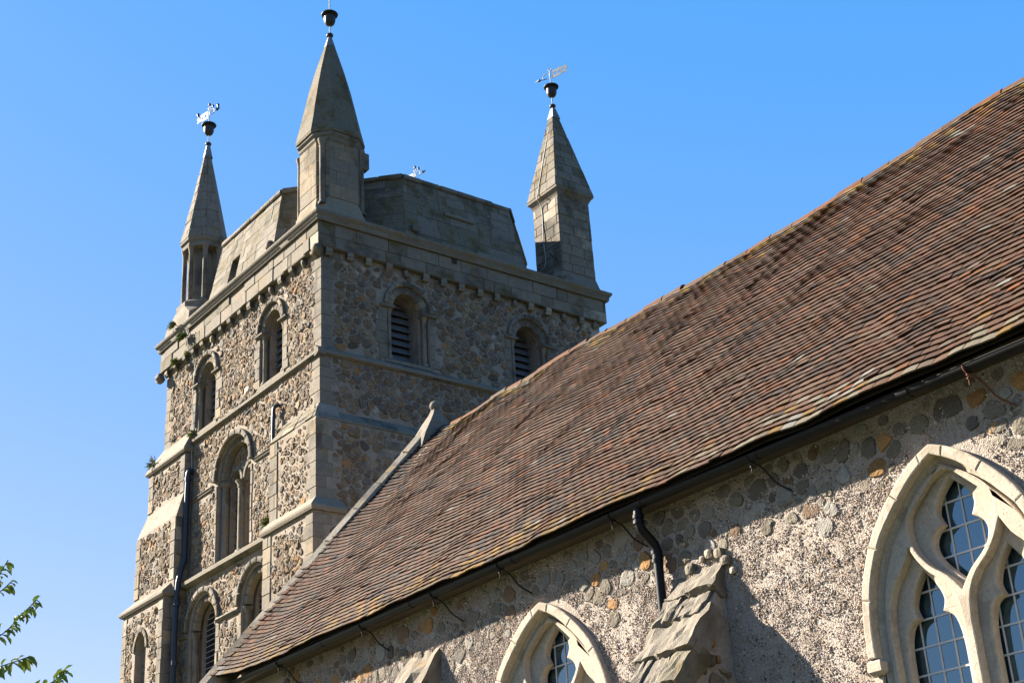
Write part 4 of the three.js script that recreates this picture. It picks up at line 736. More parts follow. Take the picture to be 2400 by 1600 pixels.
{
  const holes = WIN.map((x, i) => { const s = i ? 1.1 : 1, h = halfArch(HOOD_I), y = i ? 4.36 : 4.40; return [[-0.925, -2.3], [0.925, -2.3], ...h].map(([a, b]) => [x + a * s, y + b]); });
  const wall = add('aisle_wall', inFrame(slab([[XG - 0.18, 0], [XR, 0], [XR, 6.44], [XG - 0.18, 6.44]], holes, -0.7, 0), G), M.roughcast, aisle);
  traceryWindow(WIN[0], 4.40, 1, 801); traceryWindow(WIN[1], 4.36, 1.1, 821);
  const inWindow = (a, b, m) => WIN.some((x, i) => { const s = i ? 1.1 : 1, u = Math.abs(a - x) / s, v = b - (i ? 4.36 : 4.40); if (u > 1.04 + m || v > 1.58 + m) return false; if (v < 0.1) return u < (v < -0.27 ? 0.95 : 1.04) + m; return Math.hypot(u / (1.03 + m), v / (1.60 + m)) < 1 - 0.06 * Math.sin(v * 2); });
  // stones that show through the roughcast: many under the eaves, few below
  const P = [[5, 0.15, 0.13, 0.10], [4, 0.115, 0.10, 0.083], [3, 0.19, 0.175, 0.15], [2, 0.23, 0.215, 0.19], [1.0, 0.27, 0.15, 0.06], [1.5, 0.15, 0.10, 0.065]];
  const bare = (a, b) => { const edge = 5.80 + 0.26 * noise3(a * 0.55, b * 0.5, 4) + 0.16 * noise3(a * 2.1, b * 2, 9) + (a > -7.3 ? -0.2 : 0) + (a < -10 && a > -12 ? -0.2 : 0); return b > edge ? 0.12 : 0.985; };
  layStones([...rubble(G, [-19.5, -1, 3.2, 6.43], { seed: 851, h: 0.13, asp: 1.4, gap: 0.010, rise: 0.016, tilt: 0.1, loose: 0.9, rough: 0.16, sharp: 0.75, vary: 0.25, palette: P, drop: bare, skip: (a, b) => inWindow(a, b, 0.06) || (a > -11 && a < -10.05 && b < 5.6) }),
    ...rubble(G, [-7.3, -5, 5.0, 6.0], { seed: 861, h: 0.15, asp: 1.3, gap: 0.018, rise: 0.04, tilt: 0.3, loose: 0.8, rough: 0.3, palette: [[3, 0.40, 0.215, 0.07], [2, 0.36, 0.28, 0.17], [1, 0.24, 0.21, 0.17]], drop: (a, b) => (b > 5.62 && b < 5.94 && a > -7.25 ? 0.25 : 1), skip: (a, b) => inWindow(a, b, 0.05) })], wall, 220, 'flint_stone');
  // grit of the roughcast
  const r = rng(871), pos = [], n = 120000, geo = new THREE.IcosahedronGeometry(1, 0), inst = new THREE.InstancedMesh(geo, M.pebble, n), m4 = new THREE.Matrix4(), q = new THREE.Quaternion(), e = new THREE.Euler(), col = new THREE.Color(); let k = 0;
  for (let t = 0; k < n && t < n * 4; t++) {
    const a = -19 + 13.6 * r(), lo = clamp(lerp(3.2, 5.5, (-6 - a) / 11.5), 3.2, 5.6), b = lo + (6.43 - lo) * r();
    if (inWindow(a, b, 0.0)) continue;
    const cl = noise3(a * 6, b * 6, 2); if (noise3(a * 1.9, b * 1.9, 12) + 0.5 * noise3(a * 5, b * 5, 13) > 0.45 && r() < 0.8) continue; if (b > 5.65 && bare(a, b) < 0.5 && r() < 0.1) continue;
    const sz = (0.0045 + 0.010 * r() * r() * r()) * (1 + 0.25 * cl);
    e.set(r() * 6, r() * 6, r() * 6); q.setFromEuler(e); m4.compose(V3(a, b, ZW + sz * (0.2 + 0.5 * r()) + 0.004 * cl), q, V3(sz * (0.8 + 0.6 * r()), sz * (0.7 + 0.5 * r()), sz)); inst.setMatrixAt(k, m4);
    const c = pick(r, [[6, 0.345, 0.285, 0.245], [5, 0.285, 0.23, 0.195], [2, 0.43, 0.39, 0.35], [2, 0.21, 0.165, 0.13], [1.2, 0.37, 0.24, 0.13], [1.0, 0.23, 0.22, 0.215], [1.8, 0.06, 0.054, 0.05]]); inst.setColorAt(k, col.setRGB(c[1], c[2], c[3])); k++;
  }
  inst.count = k; inst.name = 'roughcast_grit'; inst.castShadow = inst.receiveShadow = true; stuff(inst); wall.add(inst);

  // closing walls and the dark inside
  const gy = (z) => EAVE_Y + (EAVE_Z - z) * Math.tan(PITCH), zr = EAVE_Z - SLOPE * Math.cos(PITCH), yr = EAVE_Y + SLOPE * Math.sin(PITCH), zb = 2 * zr - ZW;
  const gable = frame(V3(XG - 0.17, 0, 0), V3(0, 0, 1), V3(0, 1, 0), V3(-1, 0, 0)), tri = [[zb, 0], [ZW - 0.02, 0], [ZW - 0.02, gy(ZW) - 0.05], [zr, yr - 0.05], [zb, gy(ZW) - 0.05]];
  add('west_gable', inFrame(slab(tri, [], -0.5, 0), gable), M.mortarS, aisle);
  add('east_gable', inFrame(slab(tri.map(([a, b]) => [-a, b]).reverse(), [], -0.4, 0), frame(V3(XR, 0, 0), V3(0, 0, -1), V3(0, 1, 0), V3(1, 0, 0))), M.plain, aisle);
  add('north_wall', block(XG, XR, 0, 6.4, zb, zb + 0.5), M.plain, aisle);
  add('floor_slab', block(XG, XR, 0.02, 0.1, zb + 0.5, ZW - 0.7), M.deck, aisle);
}
// roof: height of the tiled surface, sagging between the rafters
const RIDGE = [[-21, -0.14], [-20.4, -0.12], [-18.6, -0.02], [-17, 0.0], [-14.5, -0.05], [-12.2, -0.04], [-10, 0.05], [-8, 0.14], [-5, 0.25], [4, 0.3]];
const table = (t, x) => { for (let i = 0; i + 1 < t.length; i++) if (x <= t[i + 1][0]) { const f = clamp((x - t[i][0]) / (t[i + 1][0] - t[i][0]), 0, 1), s = f * f * (3 - 2 * f); return lerp(t[i][1], t[i + 1][1], s); } return t[t.length - 1][1]; };
function sag(x, s) { return table(RIDGE, x) * Math.pow(clamp(s / SLOPE, 0, 1), 1.2) * 0.64 + 0.022 * noise3(x * 0.55, s * 0.5, 1) + 0.012 * noise3(x * 1.6, s * 1.4, 5) + 0.15 * Math.pow(clamp((XG + 0.75 - x) / 0.75, 0, 1), 2); }
const UP = V3(0, Math.sin(PITCH), -Math.cos(PITCH)), NR = V3(0, Math.cos(PITCH), Math.sin(PITCH));
const roofAt = (x, s, n) => V3(x, EAVE_Y + 0.02, EAVE_Z - 0.10).addScaledVector(UP, s).addScaledVector(NR, n + sag(x, s));
{
  const roof = partGroup('tiled_roof', aisle), deck = new Tris(), nx = 50, ns = 10;
  for (let i = 0; i < nx; i++) for (let j = 0; j < ns; j++) { const x0 = lerp(XG, XR, i / nx), x1 = lerp(XG, XR, (i + 1) / nx), s0 = 0.03 + SLOPE * j / ns, s1 = 0.03 + SLOPE * (j + 1) / ns; deck.quad(roofAt(x0, s0, -0.03), roofAt(x1, s0, -0.03), roofAt(x1, s1, -0.03), roofAt(x0, s1, -0.03)); }
  { const zr = EAVE_Z - 0.1 - SLOPE * Math.cos(PITCH), yr = EAVE_Y + SLOPE * Math.sin(PITCH) - 0.02; deck.quad(V3(XR, 6.4, 2 * zr - EAVE_Z), V3(XG, 6.4, 2 * zr - EAVE_Z), V3(XG, yr, zr), V3(XR, yr, zr)); }
  add('roof_boarding', deck.done(), M.deck, roof);
  // one cambered hand-made tile: x across, y up the slope, z out
  const shapes = [0, 1, 2].map((v) => {
    const r = rng(900 + v), w = 0.0785, len = 0.215, th = 0.0175, nxs = 4, top = [], low = [];
    for (let i = 0; i <= nxs; i++) { const f = i / nxs * 2 - 1, camber = 0.0035 * (1 - f * f) + (r() - 0.5) * 0.0015, e = (r() - 0.5) * 0.007 + (Math.abs(f) === 1 ? 0.004 : 0); top.push([f * w, e, camber + th], [f * w, len, camber + th - 0.001]); low.push([f * w, e + 0.007, camber], [f * w, len, camber]); }
    const t = new Tris(), q = (a) => V3(...a);
    for (let i = 0; i < nxs; i++) { const k = i * 2; t.quad(q(top[k]), q(top[k + 2]), q(top[k + 3]), q(top[k + 1])); t.quad(q(low[k + 2]), q(low[k]), q(low[k + 1]), q(low[k + 3])); t.quad(q(low[k]), q(low[k + 2]), q(top[k + 2]), q(top[k])); }
    t.quad(q(low[1]), q(low[0]), q(top[0]), q(top[1])); const L = nxs * 2; t.quad(q(low[L]), q(low[L + 1]), q(top[L + 1]), q(top[L])); return t.done();
  });
  const r = rng(910), tiles = [], gauge = 0.1015, rows = 63;
  const BASE = [[6, 0.243, 0.115, 0.066], [6, 0.211, 0.109, 0.066], [5, 0.265, 0.147, 0.092], [2.4, 0.151, 0.081, 0.053], [1.6, 0.313, 0.124, 0.056], [1.6, 0.248, 0.152, 0.092], [1.2, 0.103, 0.064, 0.046], [0.6, 0.356, 0.138, 0.052], [0.35, 0.248, 0.184, 0.132]];
  const p4 = new THREE.Vector4();
  for (let j = 0; j < rows; j++) {
    let x = XG + 0.03 + (j % 2) * 0.081; const s0 = j * gauge + (r() - 0.5) * 0.006, rowLift = 0.004 * noise3(j * 0.7, 3, 3);
    for (; x < XR - 0.1; x += 0.1625 + (r() - 0.5) * 0.004) {
      const patch = noise3(x * 0.35, j * 0.07, 8), near = clamp((j - (rows - 7)) / 6, 0, 1), low = clamp((6 - j) / 6, 0, 1);
      let c = pick(r, BASE).slice(1), grown = 1; if (patch > 0.3 && r() < 0.4) c = [0.12, 0.085, 0.07];
      if (r() < 0.62 * near * (noise3(x * 0.5, 1, 2) > -0.3 ? 1 : 0.4)) c = pick(r, [[3, 0.40, 0.235, 0.055], [2, 0.33, 0.22, 0.09], [1.5, 0.30, 0.29, 0.24], [1, 0.48, 0.33, 0.05]]).slice(1), grown = 1.35;
      if (r() < 0.75 * low) grown = 1.15, c = x > -10.5 ? pick(r, [[2, 0.34, 0.28, 0.19], [1.0, 0.38, 0.34, 0.28], [2, 0.32, 0.21, 0.10], [2, 0.25, 0.16, 0.10]]).slice(1) : pick(r, [[3, 0.38, 0.22, 0.06], [2, 0.24, 0.155, 0.075], [1, 0.19, 0.13, 0.1]]).slice(1);
      if (r() < 0.006) c = [0.42, 0.37, 0.31];
      const l = grown * (0.20 + 0.075 * r()) * (1 + 0.22 * patch + 0.12 * noise3(x * 1.1, j * 0.2, 6)), slip = r() < 0.03 ? -0.02 * r() : 0, lift = (r() < 0.06 ? 0.012 * r() : 0) + rowLift;
      const O = roofAt(x, s0 + slip, 0.0365 + lift + (r() - 0.5) * 0.004), head = roofAt(x, s0 + slip + 0.215, 0.0), side = roofAt(x + 0.08, s0, 0).sub(roofAt(x - 0.08, s0, 0)).normalize();
      const B = head.sub(O).normalize(), A = side.addScaledVector(B, -side.dot(B)).addScaledVector(NR, (r() < 0.06 ? (r() - 0.5) * 0.14 : (r() - 0.5) * 0.02)).normalize(), N = V3().crossVectors(A, B).normalize(); B.crossVectors(N, A); 
      const turnB = (r() - 0.5) * 0.035; A.addScaledVector(B, turnB).normalize(); B.crossVectors(N, A);
      const pc = O.clone().project(camera), dist = O.distanceTo(EYE); tiles.push({ m: new THREE.Matrix4().makeBasis(A, B, N).setPosition(O), c: c.map((v) => v * l), v: Math.floor(r() * 3), near: dist + (Math.abs(pc.x) > 0.97 || Math.abs(pc.y) > 0.97 ? 100 : 0) });
    }
  }
  tiles.sort((a, b) => a.near - b.near);
  camera.updateMatrixWorld(true);
  // shared colours for the tiles that are single meshes
  const tileMats = BASE.concat([[0, 0.38, 0.22, 0.06], [0, 0.36, 0.31, 0.22], [0, 0.45, 0.42, 0.37], [0, 0.085, 0.062, 0.052], [0, 0.30, 0.13, 0.05], [0, 0.16, 0.085, 0.055]]).map(([, ...c], i) => { const m = M.clay.clone(); m.color.setRGB(...c).multiplyScalar(1.4); m.name = 'clay tile ' + i; m.userData.c = c; return m; });
  const KEEP = 300; for (const m of tileMats) { m.color.multiplyScalar(0.27); m.userData.c = m.userData.c.map((v) => v * 0.27); }
  for (const t of tiles.slice(0, KEEP)) { let best = tileMats[0], d = 9; for (const m of tileMats) { const e = m.userData.c.reduce((s, v, q) => s + (v - t.c[q]) ** 2, 0); if (e < d) { d = e; best = m; } } const o = add('roof_tile', shapes[t.v], best, roof); t.m.decompose(o.position, o.quaternion, o.scale); }
  for (let v = 0; v < 3; v++) { const list = tiles.slice(KEEP).filter((t) => t.v === v), im = new THREE.InstancedMesh(shapes[v], M.clay, list.length), col = new THREE.Color(); list.forEach((t, i) => { im.setMatrixAt(i, t.m); im.setColorAt(i, col.setRGB(...t.c)); }); im.name = 'roof_tiles'; im.castShadow = im.receiveShadow = true; stuff(im); roof.add(im); }
  // ridge tiles
  let x = XG + 0.32, k = 0; const rt = rng(930);
  while (x < XR) {
    const l = 0.42 + 0.05 * rt(), c = roofAt(x + l / 2, SLOPE + 0.06, 0.0), g = new THREE.CylinderGeometry(0.125, 0.13, l - 0.012, 14, 1, false, -Math.PI * 0.62, Math.PI * 1.24).rotateZ(-Math.PI / 2).rotateX(-Math.PI / 2 + Math.PI / 2), up = roofAt(x + l, SLOPE, 0).y - roofAt(x, SLOPE, 0).y;
    const gg = finish(new THREE.CylinderGeometry(0.118, 0.124, l - 0.012, 14, 1).rotateZ(Math.PI / 2)); gg.rotateZ(Math.atan2(up, l) + (rt() - 0.5) * 0.02); gg.translate(c.x, c.y - 0.06, c.z - 0.03);
    const m = pick(rt, tileMats.map((q, i) => [[2, 1, 3, 0.5, 3, 1, 0.2, 2, 2][i] ?? 0.3, q]))[1]; add('ridge_tile', gg, m, roof); x += l;
  }
  // eaves: board, rafter feet
  add('soffit_board', block(XG, XR, 6.445, 6.465, -10.5, -10.14), M.board, aisle);

  // gable coping, in separate stones, with kneeler and finial
  const zr = EAVE_Z - 0.1 - SLOPE * Math.cos(PITCH); const rc = rng(940); let s = -0.25;
  const copAt = (xx, ss, n) => V3(xx, EAVE_Y + 0.02, EAVE_Z - 0.10).addScaledVector(UP, ss).addScaledVector(NR, n);
  while (s < SLOPE - 0.15) {
    const l = Math.min(0.62 + 0.3 * rc(), SLOPE - 0.1 - s), n1 = 0.215 + 0.015 * rc(), w0 = XG - 0.17, w1 = XG + 0.045 + 0.015 * rc(), e = 0.006;
    const ringAt = (ss, c) => [copAt(w0 + c, ss, -0.15), copAt(w1 - c, ss, -0.15), copAt(w1 - c, ss, n1 - 0.06 - c), copAt(w0 + 0.1, ss, n1 - c), copAt(w0 + c, ss, n1 - 0.03 - c)];
    add('coping_stone', loft([ringAt(s + e, 0.01), ringAt(s + e + 0.012, 0), ringAt(s + l - e - 0.012, 0), ringAt(s + l - e, 0.01)], true, true), pick(rc, [[3, M.ashlarPale], [1, M.ashlar]])[1], aisle); s += l;
  }
  const top = copAt(XG - 0.03, SLOPE, 0.12), fin = partGroup('gable_finial', aisle);
  const fx = XG - 0.03, fz = zr, fy = top.y;
  add('saddle_stone', loft([rect(fx - 0.18, fx + 0.2, fz - 0.4, fz + 0.46, fy - 0.5), rect(fx - 0.18, fx + 0.2, fz - 0.34, fz + 0.36, fy - 0.2), rect(fx - 0.14, fx + 0.15, fz - 0.2, fz + 0.2, fy + 0.08), rect(fx - 0.08, fx + 0.08, fz - 0.09, fz + 0.09, fy + 0.26), rect(fx - 0.055, fx + 0.055, fz - 0.055, fz + 0.055, fy + 0.36)], true, true), M.ashlarGrey, fin);
  { const g = new THREE.SphereGeometry(0.1, 18, 14); g.translate(fx, fy + 0.43, fz); add('ball', finish(g), M.ashlarGrey, fin); add('neck', rod(V3(fx, fy + 0.3, fz), V3(fx, fy + 0.38, fz), 0.07, 12, 0.06), M.ashlarGrey, fin); }
}
// gutter, brackets, stays and downpipe
{
  const GY = [[-21, 6.425], [-15.9, 6.442], [-11.4, 6.443], [-9.03, 6.418], [-6.15, 6.371], [4, 6.31]], gz = -10.09, gr = 0.058, gutter = partGroup('gutter', aisle), gy = (x) => table(GY, x);
  const seg = (x0, x1, R) => { const t = new Tris(), n = 14, ring = (x, rr) => { const o = []; for (let i = 0; i <= n; i++) { const a = Math.PI * i / n; o.push(V3(x, gy(x) - Math.sin(a) * rr, gz + Math.cos(a) * rr)); } return o; }; const a = ring(x0, R), b = ring(x1, R), a2 = ring(x0, R - 0.005), b2 = ring(x1, R - 0.005); for (let i = 0; i < n; i++) { t.quad(a[i], b[i], b[i + 1], a[i + 1]); t.quad(a2[i + 1], b2[i + 1], b2[i], a2[i]); } t.quad(a2[0], b2[0], b[0], a[0]); t.quad(a[n], b[n], b2[n], a2[n]); for (const [p, q] of [[a, a2], [b, b2]]) for (let i = 0; i < n; i++) t.quad(p[i], p[i + 1], q[i + 1], q[i]); return t.done(); };
  const joints = [-20.5, -17.7, -15.45, -13.28, -11.0, -9.3, -7.45, -5.6, -3, 0, 3.4];
  for (let i = 0; i + 1 < joints.length; i++) { const m = add('gutter_length', seg(joints[i], joints[i + 1], gr), M.blackPaint, gutter); add('gutter_socket', seg(joints[i] - 0.06, joints[i] + 0.06, gr + 0.006), M.blackPaint, gutter); const bead = rod(V3(joints[i], gy(joints[i]) + 0.002, gz + gr), V3(joints[i + 1], gy(joints[i + 1]) + 0.002, gz + gr), 0.007, 8); add('gutter_bead', bead, M.blackPaint, gutter); }
  for (const x of [-18.9, -16.6, -14.9, -13.5, -11.45, -9.35, -6.78, -4.4]) {   // strap with bolt, and the curved stay down to the wall
    const y = gy(x), b = partGroup('gutter_bracket', gutter);
    const mt = x > -7 ? M.rust : M.iron;
    add('strap', seg2(x, y, gz, gr + 0.008), mt, b); add('bolt', [rod(V3(x, y - gr - 0.11, gz + 0.01), V3(x, y - gr, gz + 0.01), 0.006, 6), finish(new THREE.CylinderGeometry(0.016, 0.016, 0.016, 6).translate(x, y - gr - 0.05, gz + 0.01)), finish(new THREE.CylinderGeometry(0.016, 0.016, 0.016, 6).translate(x, y - gr - 0.015, gz + 0.01))], mt, b);
    add('stay', tube([V3(x, y - gr, gz), V3(x + 0.03, y - gr - 0.05, gz - 0.1), V3(x + 0.09, y - gr - 0.2, gz - 0.2), V3(x + 0.2, y - gr - 0.31, ZW + 0.02)], 0.010, 20, 6), mt, b);
  }
  function seg2(x, y, z, R) { const g = new THREE.TorusGeometry(R, 0.008, 5, 16, Math.PI).rotateY(Math.PI / 2).rotateX(Math.PI).translate(x, y, z); return finish(g); }
  const px = -11.04, dp = partGroup('downpipe', aisle), y = gy(px) - gr;
  add('swan_neck', tube([V3(px, y + 0.03, gz), V3(px, y - 0.12, gz), V3(px + 0.0, y - 0.2, gz - 0.02), V3(px + 0.01, y - 0.36, ZW + 0.13), V3(px + 0.01, y - 0.44, ZW + 0.1), V3(px + 0.01, y - 0.52, ZW + 0.1)], 0.050, 40, 14), M.blackPaint, dp);
  for (const [yy, z] of [[y - 0.10, gz], [y - 0.16, gz], [y - 0.46, ZW + 0.1], [y - 0.55, ZW + 0.1]]) add('collar', rod(V3(px, yy, z), V3(px, yy + 0.035, z), 0.062, 14), M.blackPaint, dp);
  add('socket', rod(V3(px + 0.01, y - 0.56, ZW + 0.1), V3(px + 0.01, y - 0.43, ZW + 0.1), 0.057, 14), M.blackPaint, dp);
  add('pipe', rod(V3(px + 0.01, 0, ZW + 0.1), V3(px + 0.01, y - 0.5, ZW + 0.1), 0.051, 16), M.blackPaint, dp);
}
// raking buttresses of the aisle wall: rough stepped stones
function lump(x0, x1, y0, y1, z0, z1, seed, rough = 0.035, div = 5) {
  const g = new THREE.BoxGeometry(x1 - x0, y1 - y0, z1 - z0, div + 1, div, div), p = g.attributes.position, cx = (x0 + x1) / 2, cy = (y0 + y1) / 2, cz = (z0 + z1) / 2;
  for (let i = 0; i < p.count; i++) { const x = p.getX(i) + cx, y = p.getY(i) + cy, z = p.getZ(i) + cz, d = (s) => rough * (0.8 * noise3(x * 4 + s, y * 4, z * 4 + seed) + 0.7 * noise3(x * 16 + s, y * 16, z * 16 + seed)); p.setXYZ(i, x + d(0) * 0.7, y + d(40), z + d(80)); }
  return finish(g, true);
}
function rakingStone(x0, x1, za, ya, zb, yb, th, seed, rough) {   // slab lying on the slope from (za, ya) at the wall down to (zb, yb)
  const len = Math.hypot(zb - za, yb - ya), g = lump(x0, x1, -th, 0, 0, len, seed, rough, 5); g.rotateX(Math.atan2(ya - yb, zb - za)); g.translate(0, ya, za); return g;
}
{
  const b = partGroup('aisle_buttress', aisle), x0 = -10.97, x1 = -10.17;
  const core = add('buttress_core', (() => { const t = new Tris(), prof = [[ZW, 0], [ZW + 1.3, 0], [ZW + 1.3, 3.5], [ZW + 0.75, 4.42], [ZW + 0.10, 5.36], [ZW, 5.42]]; const A = prof.map(([z, y]) => V3(x0 + 0.06, y, z)), B = prof.map(([z, y]) => V3(x1 - 0.04, y, z)); for (let i = 0; i < prof.length; i++) { const j = (i + 1) % prof.length; t.quad(B[i], B[j], A[j], A[i]); } for (let i = 1; i + 1 < prof.length; i++) { t.tri(A[0], A[i], A[i + 1]); t.tri(B[0], B[i + 1], B[i]); } return t.done(); })(), M.roughcast, b);
  const W = M.ashlarGrey, wts = [[4, M.ashlarGrey], [1.2, M.moss]], r = rng(77);
  const list = [[-10.93, -10.19, 0.02, 5.60, 0.18, 5.36, 0.16], [-10.95, -10.27, 0.12, 5.42, 0.36, 5.10, 0.17], [-11.00, -10.15, 0.28, 5.18, 0.62, 4.72, 0.19], [-10.91, -10.17, 0.56, 4.76, 0.86, 4.36, 0.2], [-11.03, -10.21, 0.78, 4.42, 1.1, 3.92, 0.2], [-10.95, -10.15, 1.04, 3.98, 1.4, 3.4, 0.2]];
  list.forEach(([a, c, z0, ya, z1, yb, th], i) => { let x = a; const n = 2 + (i % 2); for (let k = 0; k < n; k++) { const x2 = k === n - 1 ? c + (r() - 0.5) * 0.05 : lerp(a, c, (k + 1) / n) + (r() - 0.5) * 0.14, d = (r() - 0.5) * 0.05, e = (r() - 0.5) * 0.05; add('weathering_stone', rakingStone(x + 0.004, x2 - 0.004, ZW + z0 - 0.02 + d, ya + 0.02 + e, ZW + z1 + 0.02 + d, yb + 0.02 + e * 0.5, th + 0.05, 10 * i + 3 * k, 0.02 + 0.012 * r()), pick(r, wts)[1], b); x = x2; } });
  layStones(rubble(frame(V3(x1 - 0.035, 0, ZW), V3(0, 0, -1), V3(0, 1, 0), V3(1, 0, 0)), [-0.9, -0.04, 3.2, 5.3], { seed: 881, h: 0.16, asp: 1.2, gap: 0.015, rise: 0.04, tilt: 0.3, palette: PE, skip: (a, y) => y > 5.28 + a * 1.42 }), b, 30, 'flint_stone');
  for (const [x, y, s, k] of [[-10.62, 5.66, 0.055, 1], [-10.2, 5.72, 0.05, 2], [-10.34, 5.75, 0.045, 3], [-10.12, 5.62, 0.05, 4], [-10.45, 5.72, 0.035, 5], [-10.04, 5.50, 0.035, 6]]) add('loose_flint', (() => { const g = lump(-s * 1.2, s * 1.2, -s, s, -s * 0.9, s * 0.9, k * 9, s * 0.25, 3), p = g.attributes.position; for (let i = 0; i < p.count; i++) { const v = V3(p.getX(i), p.getY(i), p.getZ(i)), f = s * 1.1 / Math.max(v.length(), 1e-4); p.setXYZ(i, lerp(v.x, v.x * f, 0.6), lerp(v.y, v.y * f, 0.6), lerp(v.z, v.z * f, 0.6)); } g.computeVertexNormals(); g.translate(x, y, ZW + s * 0.6); return g; })(), [M.ashlarPale, M.ashlarGrey, M.ashlar][k % 3], b);
  const c = partGroup('stub_buttress', aisle);
  add('buttress_core', lump(-15.98, -15.28, 0, 5.35, ZW - 0.05, ZW + 0.5, 5, 0.03, 8), M.roughcast, c);
  add('weathering_slab', rakingStone(-16.02, -15.25, ZW - 0.02, 5.92, ZW + 0.42, 5.30, 0.32, 71, 0.05), M.ashlar, c); add('weathering_slab', rakingStone(-15.95, -15.3, ZW + 0.34, 5.36, ZW + 0.7, 4.8, 0.3, 75, 0.05), M.ashlarGrey, c);
}
tuft(V3(-10.72, 4.36, -9.5), 90, 0.16, 'small green weed growing on the raking aisle buttress', 18, 1.2);

// ---------------------------------------------------------------- trees
const px = (u, v, d) => { const c = V3((u - 1200) / 3470.8, -(v - 800) / 3470.8, -1).applyQuaternion(camera.quaternion); c.multiplyScalar(d / c.length()); return c.add(EYE); };
function leafShape(len, seed) {
  const r = rng(seed), w = len * 0.23, p = [], sagZ = -len * 0.18, c = [0.10 + 0.05 * r(), 0.17 + 0.06 * r(), 0.03], mid = [V3(0, 0, 0), V3(0, len * 0.35, 0.012), V3(0, len * 0.7, 0.0), V3(0, len, sagZ * 0.5)], L = [0.85, 1, 0.55].map((k, i) => V3(-w * k, len * [0.22, 0.48, 0.76][i], 0.02)), R = L.map((v) => V3(-v.x, v.y, v.z));
  const t = new Tris(); for (const [E, f] of [[L, 1], [R, -1]]) { const q = (a, b, d) => (f > 0 ? t.tri(a, d, b) : t.tri(a, b, d)); q(mid[0], E[0], mid[1]); q(mid[1], E[0], E[1]); q(mid[1], E[1], mid[2]); q(mid[2], E[1], E[2]); q(mid[2], E[2], mid[3]); }
  return tint(t.done(), c);
}
const leaves = [0, 1, 2, 3, 4].map((i) => leafShape(0.085 + 0.012 * i, 40 + i));
function leafPose(at, dir, r) {                                     // leaves hang from the twig, tips down and outward
  const y = dir.clone().multiplyScalar(0.5 + 0.5 * r()).add(V3((r() - 0.5) * 1.0, -0.55 - 0.6 * r() + (r() < 0.12 ? 1.2 : 0), (r() - 0.5) * 1.0)).normalize(), z0 = V3(r() - 0.5, 0.8, r() - 0.5), x = V3().crossVectors(y, z0).normalize(), z = V3().crossVectors(x, y);
  const s = 0.8 + 0.5 * r(); return new THREE.Matrix4().makeBasis(x, y, z).scale(V3(s, s, s)).setPosition(at);
}
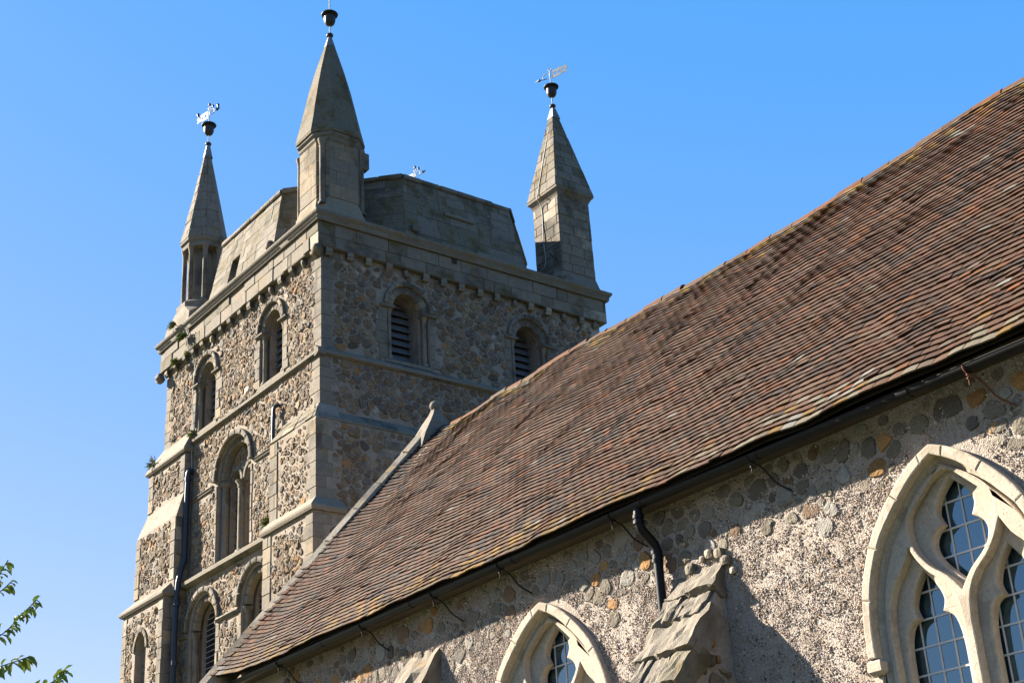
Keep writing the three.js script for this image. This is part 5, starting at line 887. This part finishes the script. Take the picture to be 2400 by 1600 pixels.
function tree(base, height, label, seed, crown, tips) {
  const t = thing('broadleaf_tree', base, label, 'tree'), r = rng(seed), top = base.clone().add(V3(0.2, height * 0.62, 0.1));
  add('trunk', [rod(base, base.clone().lerp(top, 0.5), 0.2, 10, 0.14), rod(base.clone().lerp(top, 0.5), top, 0.14, 10, 0.07)], M.bark, t);
  const foliage = [];
  for (let i = 0; i < crown.limbs; i++) {
    const a = r() * Math.PI * 2, from = base.clone().lerp(top, 0.45 + 0.55 * r()), rad = crown.r * (0.55 + 0.45 * r()), to = V3(base.x + Math.cos(a) * rad, base.y + height * (0.45 + 0.55 * r()) * (1 - 0.25 * rad / crown.r), base.z + Math.sin(a) * rad), mid = from.clone().lerp(to, 0.5).add(V3(0, 0.35, 0));
    if (crown.avoid && crown.avoid(to)) continue;
    add('limb', tube([from, mid, to], 0.028, 12, 6), M.bark, t); const cv = new THREE.CatmullRomCurve3([from, mid, to]);
    for (let k = 0; k < crown.twigs; k++) { const p = cv.getPoint(0.3 + 0.7 * r()), d = V3(r() - 0.5, r() * 0.7 - 0.1, r() - 0.5).normalize(), l = 0.35 + 0.6 * r(); for (let q = 0; q < 14; q++) { const at = p.clone().addScaledVector(d, l * q / 13); if (crown.avoid && crown.avoid(at)) break; foliage.push(leafPose(at, d, r)); } }
  }
  for (let v = 0; v < 2; v++) { const list = foliage.filter((_, i) => i % 2 === v), im = new THREE.InstancedMesh(leaves[v * 3], M.leaf, list.length); list.forEach((m, i) => im.setMatrixAt(i, m)); im.name = 'foliage'; im.castShadow = im.receiveShadow = true; stuff(im); t.add(im); im.position.copy(base).negate(); }
  for (const [pts, n, w] of tips ?? []) {
    const P = pts.map(([u, v, d]) => px(u, v, d)), cv = new THREE.CatmullRomCurve3(P, false, 'centripetal'), b = partGroup('leafy_branch', t); add('twig', tube(P, 0.006, 30, 6), M.bark, b);
    for (let i = 0; i < n; i++) { const f = 0.05 + 0.95 * (i + r() * 0.6) / n, at = cv.getPoint(Math.min(1, f)), d = cv.getTangent(Math.min(1, f)), m = add('leaf', leaves[Math.floor(r() * 5)], M.leaf, b); leafPose(at, d, r).decompose(m.position, m.quaternion, m.scale); if (w) m.scale.multiplyScalar(w); }
  }
  return t;
}
{
  const at = px(-420, 1500, 16.5), base = V3(at.x, 0, at.z), inView = (p) => { const q = p.clone().project(camera); return q.z < 1 && q.x > -1.06; };
  tree(base, 7.2, 'leafy tree whose branch tips reach up beside the tower buttress', 1001, { limbs: 34, twigs: 14, r: 2.6, avoid: inView }, [
    [[[-260, 1560, 16.4], [-90, 1450, 16.2], [-25, 1380, 16.1], [18, 1312, 16]], 34, 1], [[[-200, 1520, 16.4], [-70, 1420, 16.3], [0, 1385, 16.2], [26, 1362, 16.2]], 22, 0.9], [[[-300, 1640, 16], [-80, 1530, 15.8], [5, 1485, 15.7], [50, 1440, 15.6], [84, 1406, 15.5]], 46, 1], [[[-200, 1640, 16.6], [-80, 1590, 16.4], [-10, 1565, 16.3], [40, 1548, 16.2], [68, 1538, 16.2]], 36, 1.1], [[[-150, 1720, 15.6], [20, 1650, 15.5], [110, 1605, 15.4], [150, 1578, 15.3]], 40, 1.05]]);
  tree(V3(-27, 0, 11), 12, 'tall tree standing on the grass across from the aisle windows', 1003, { limbs: 60, twigs: 12, r: 4.2 });
}
renderer.render(scene, camera);
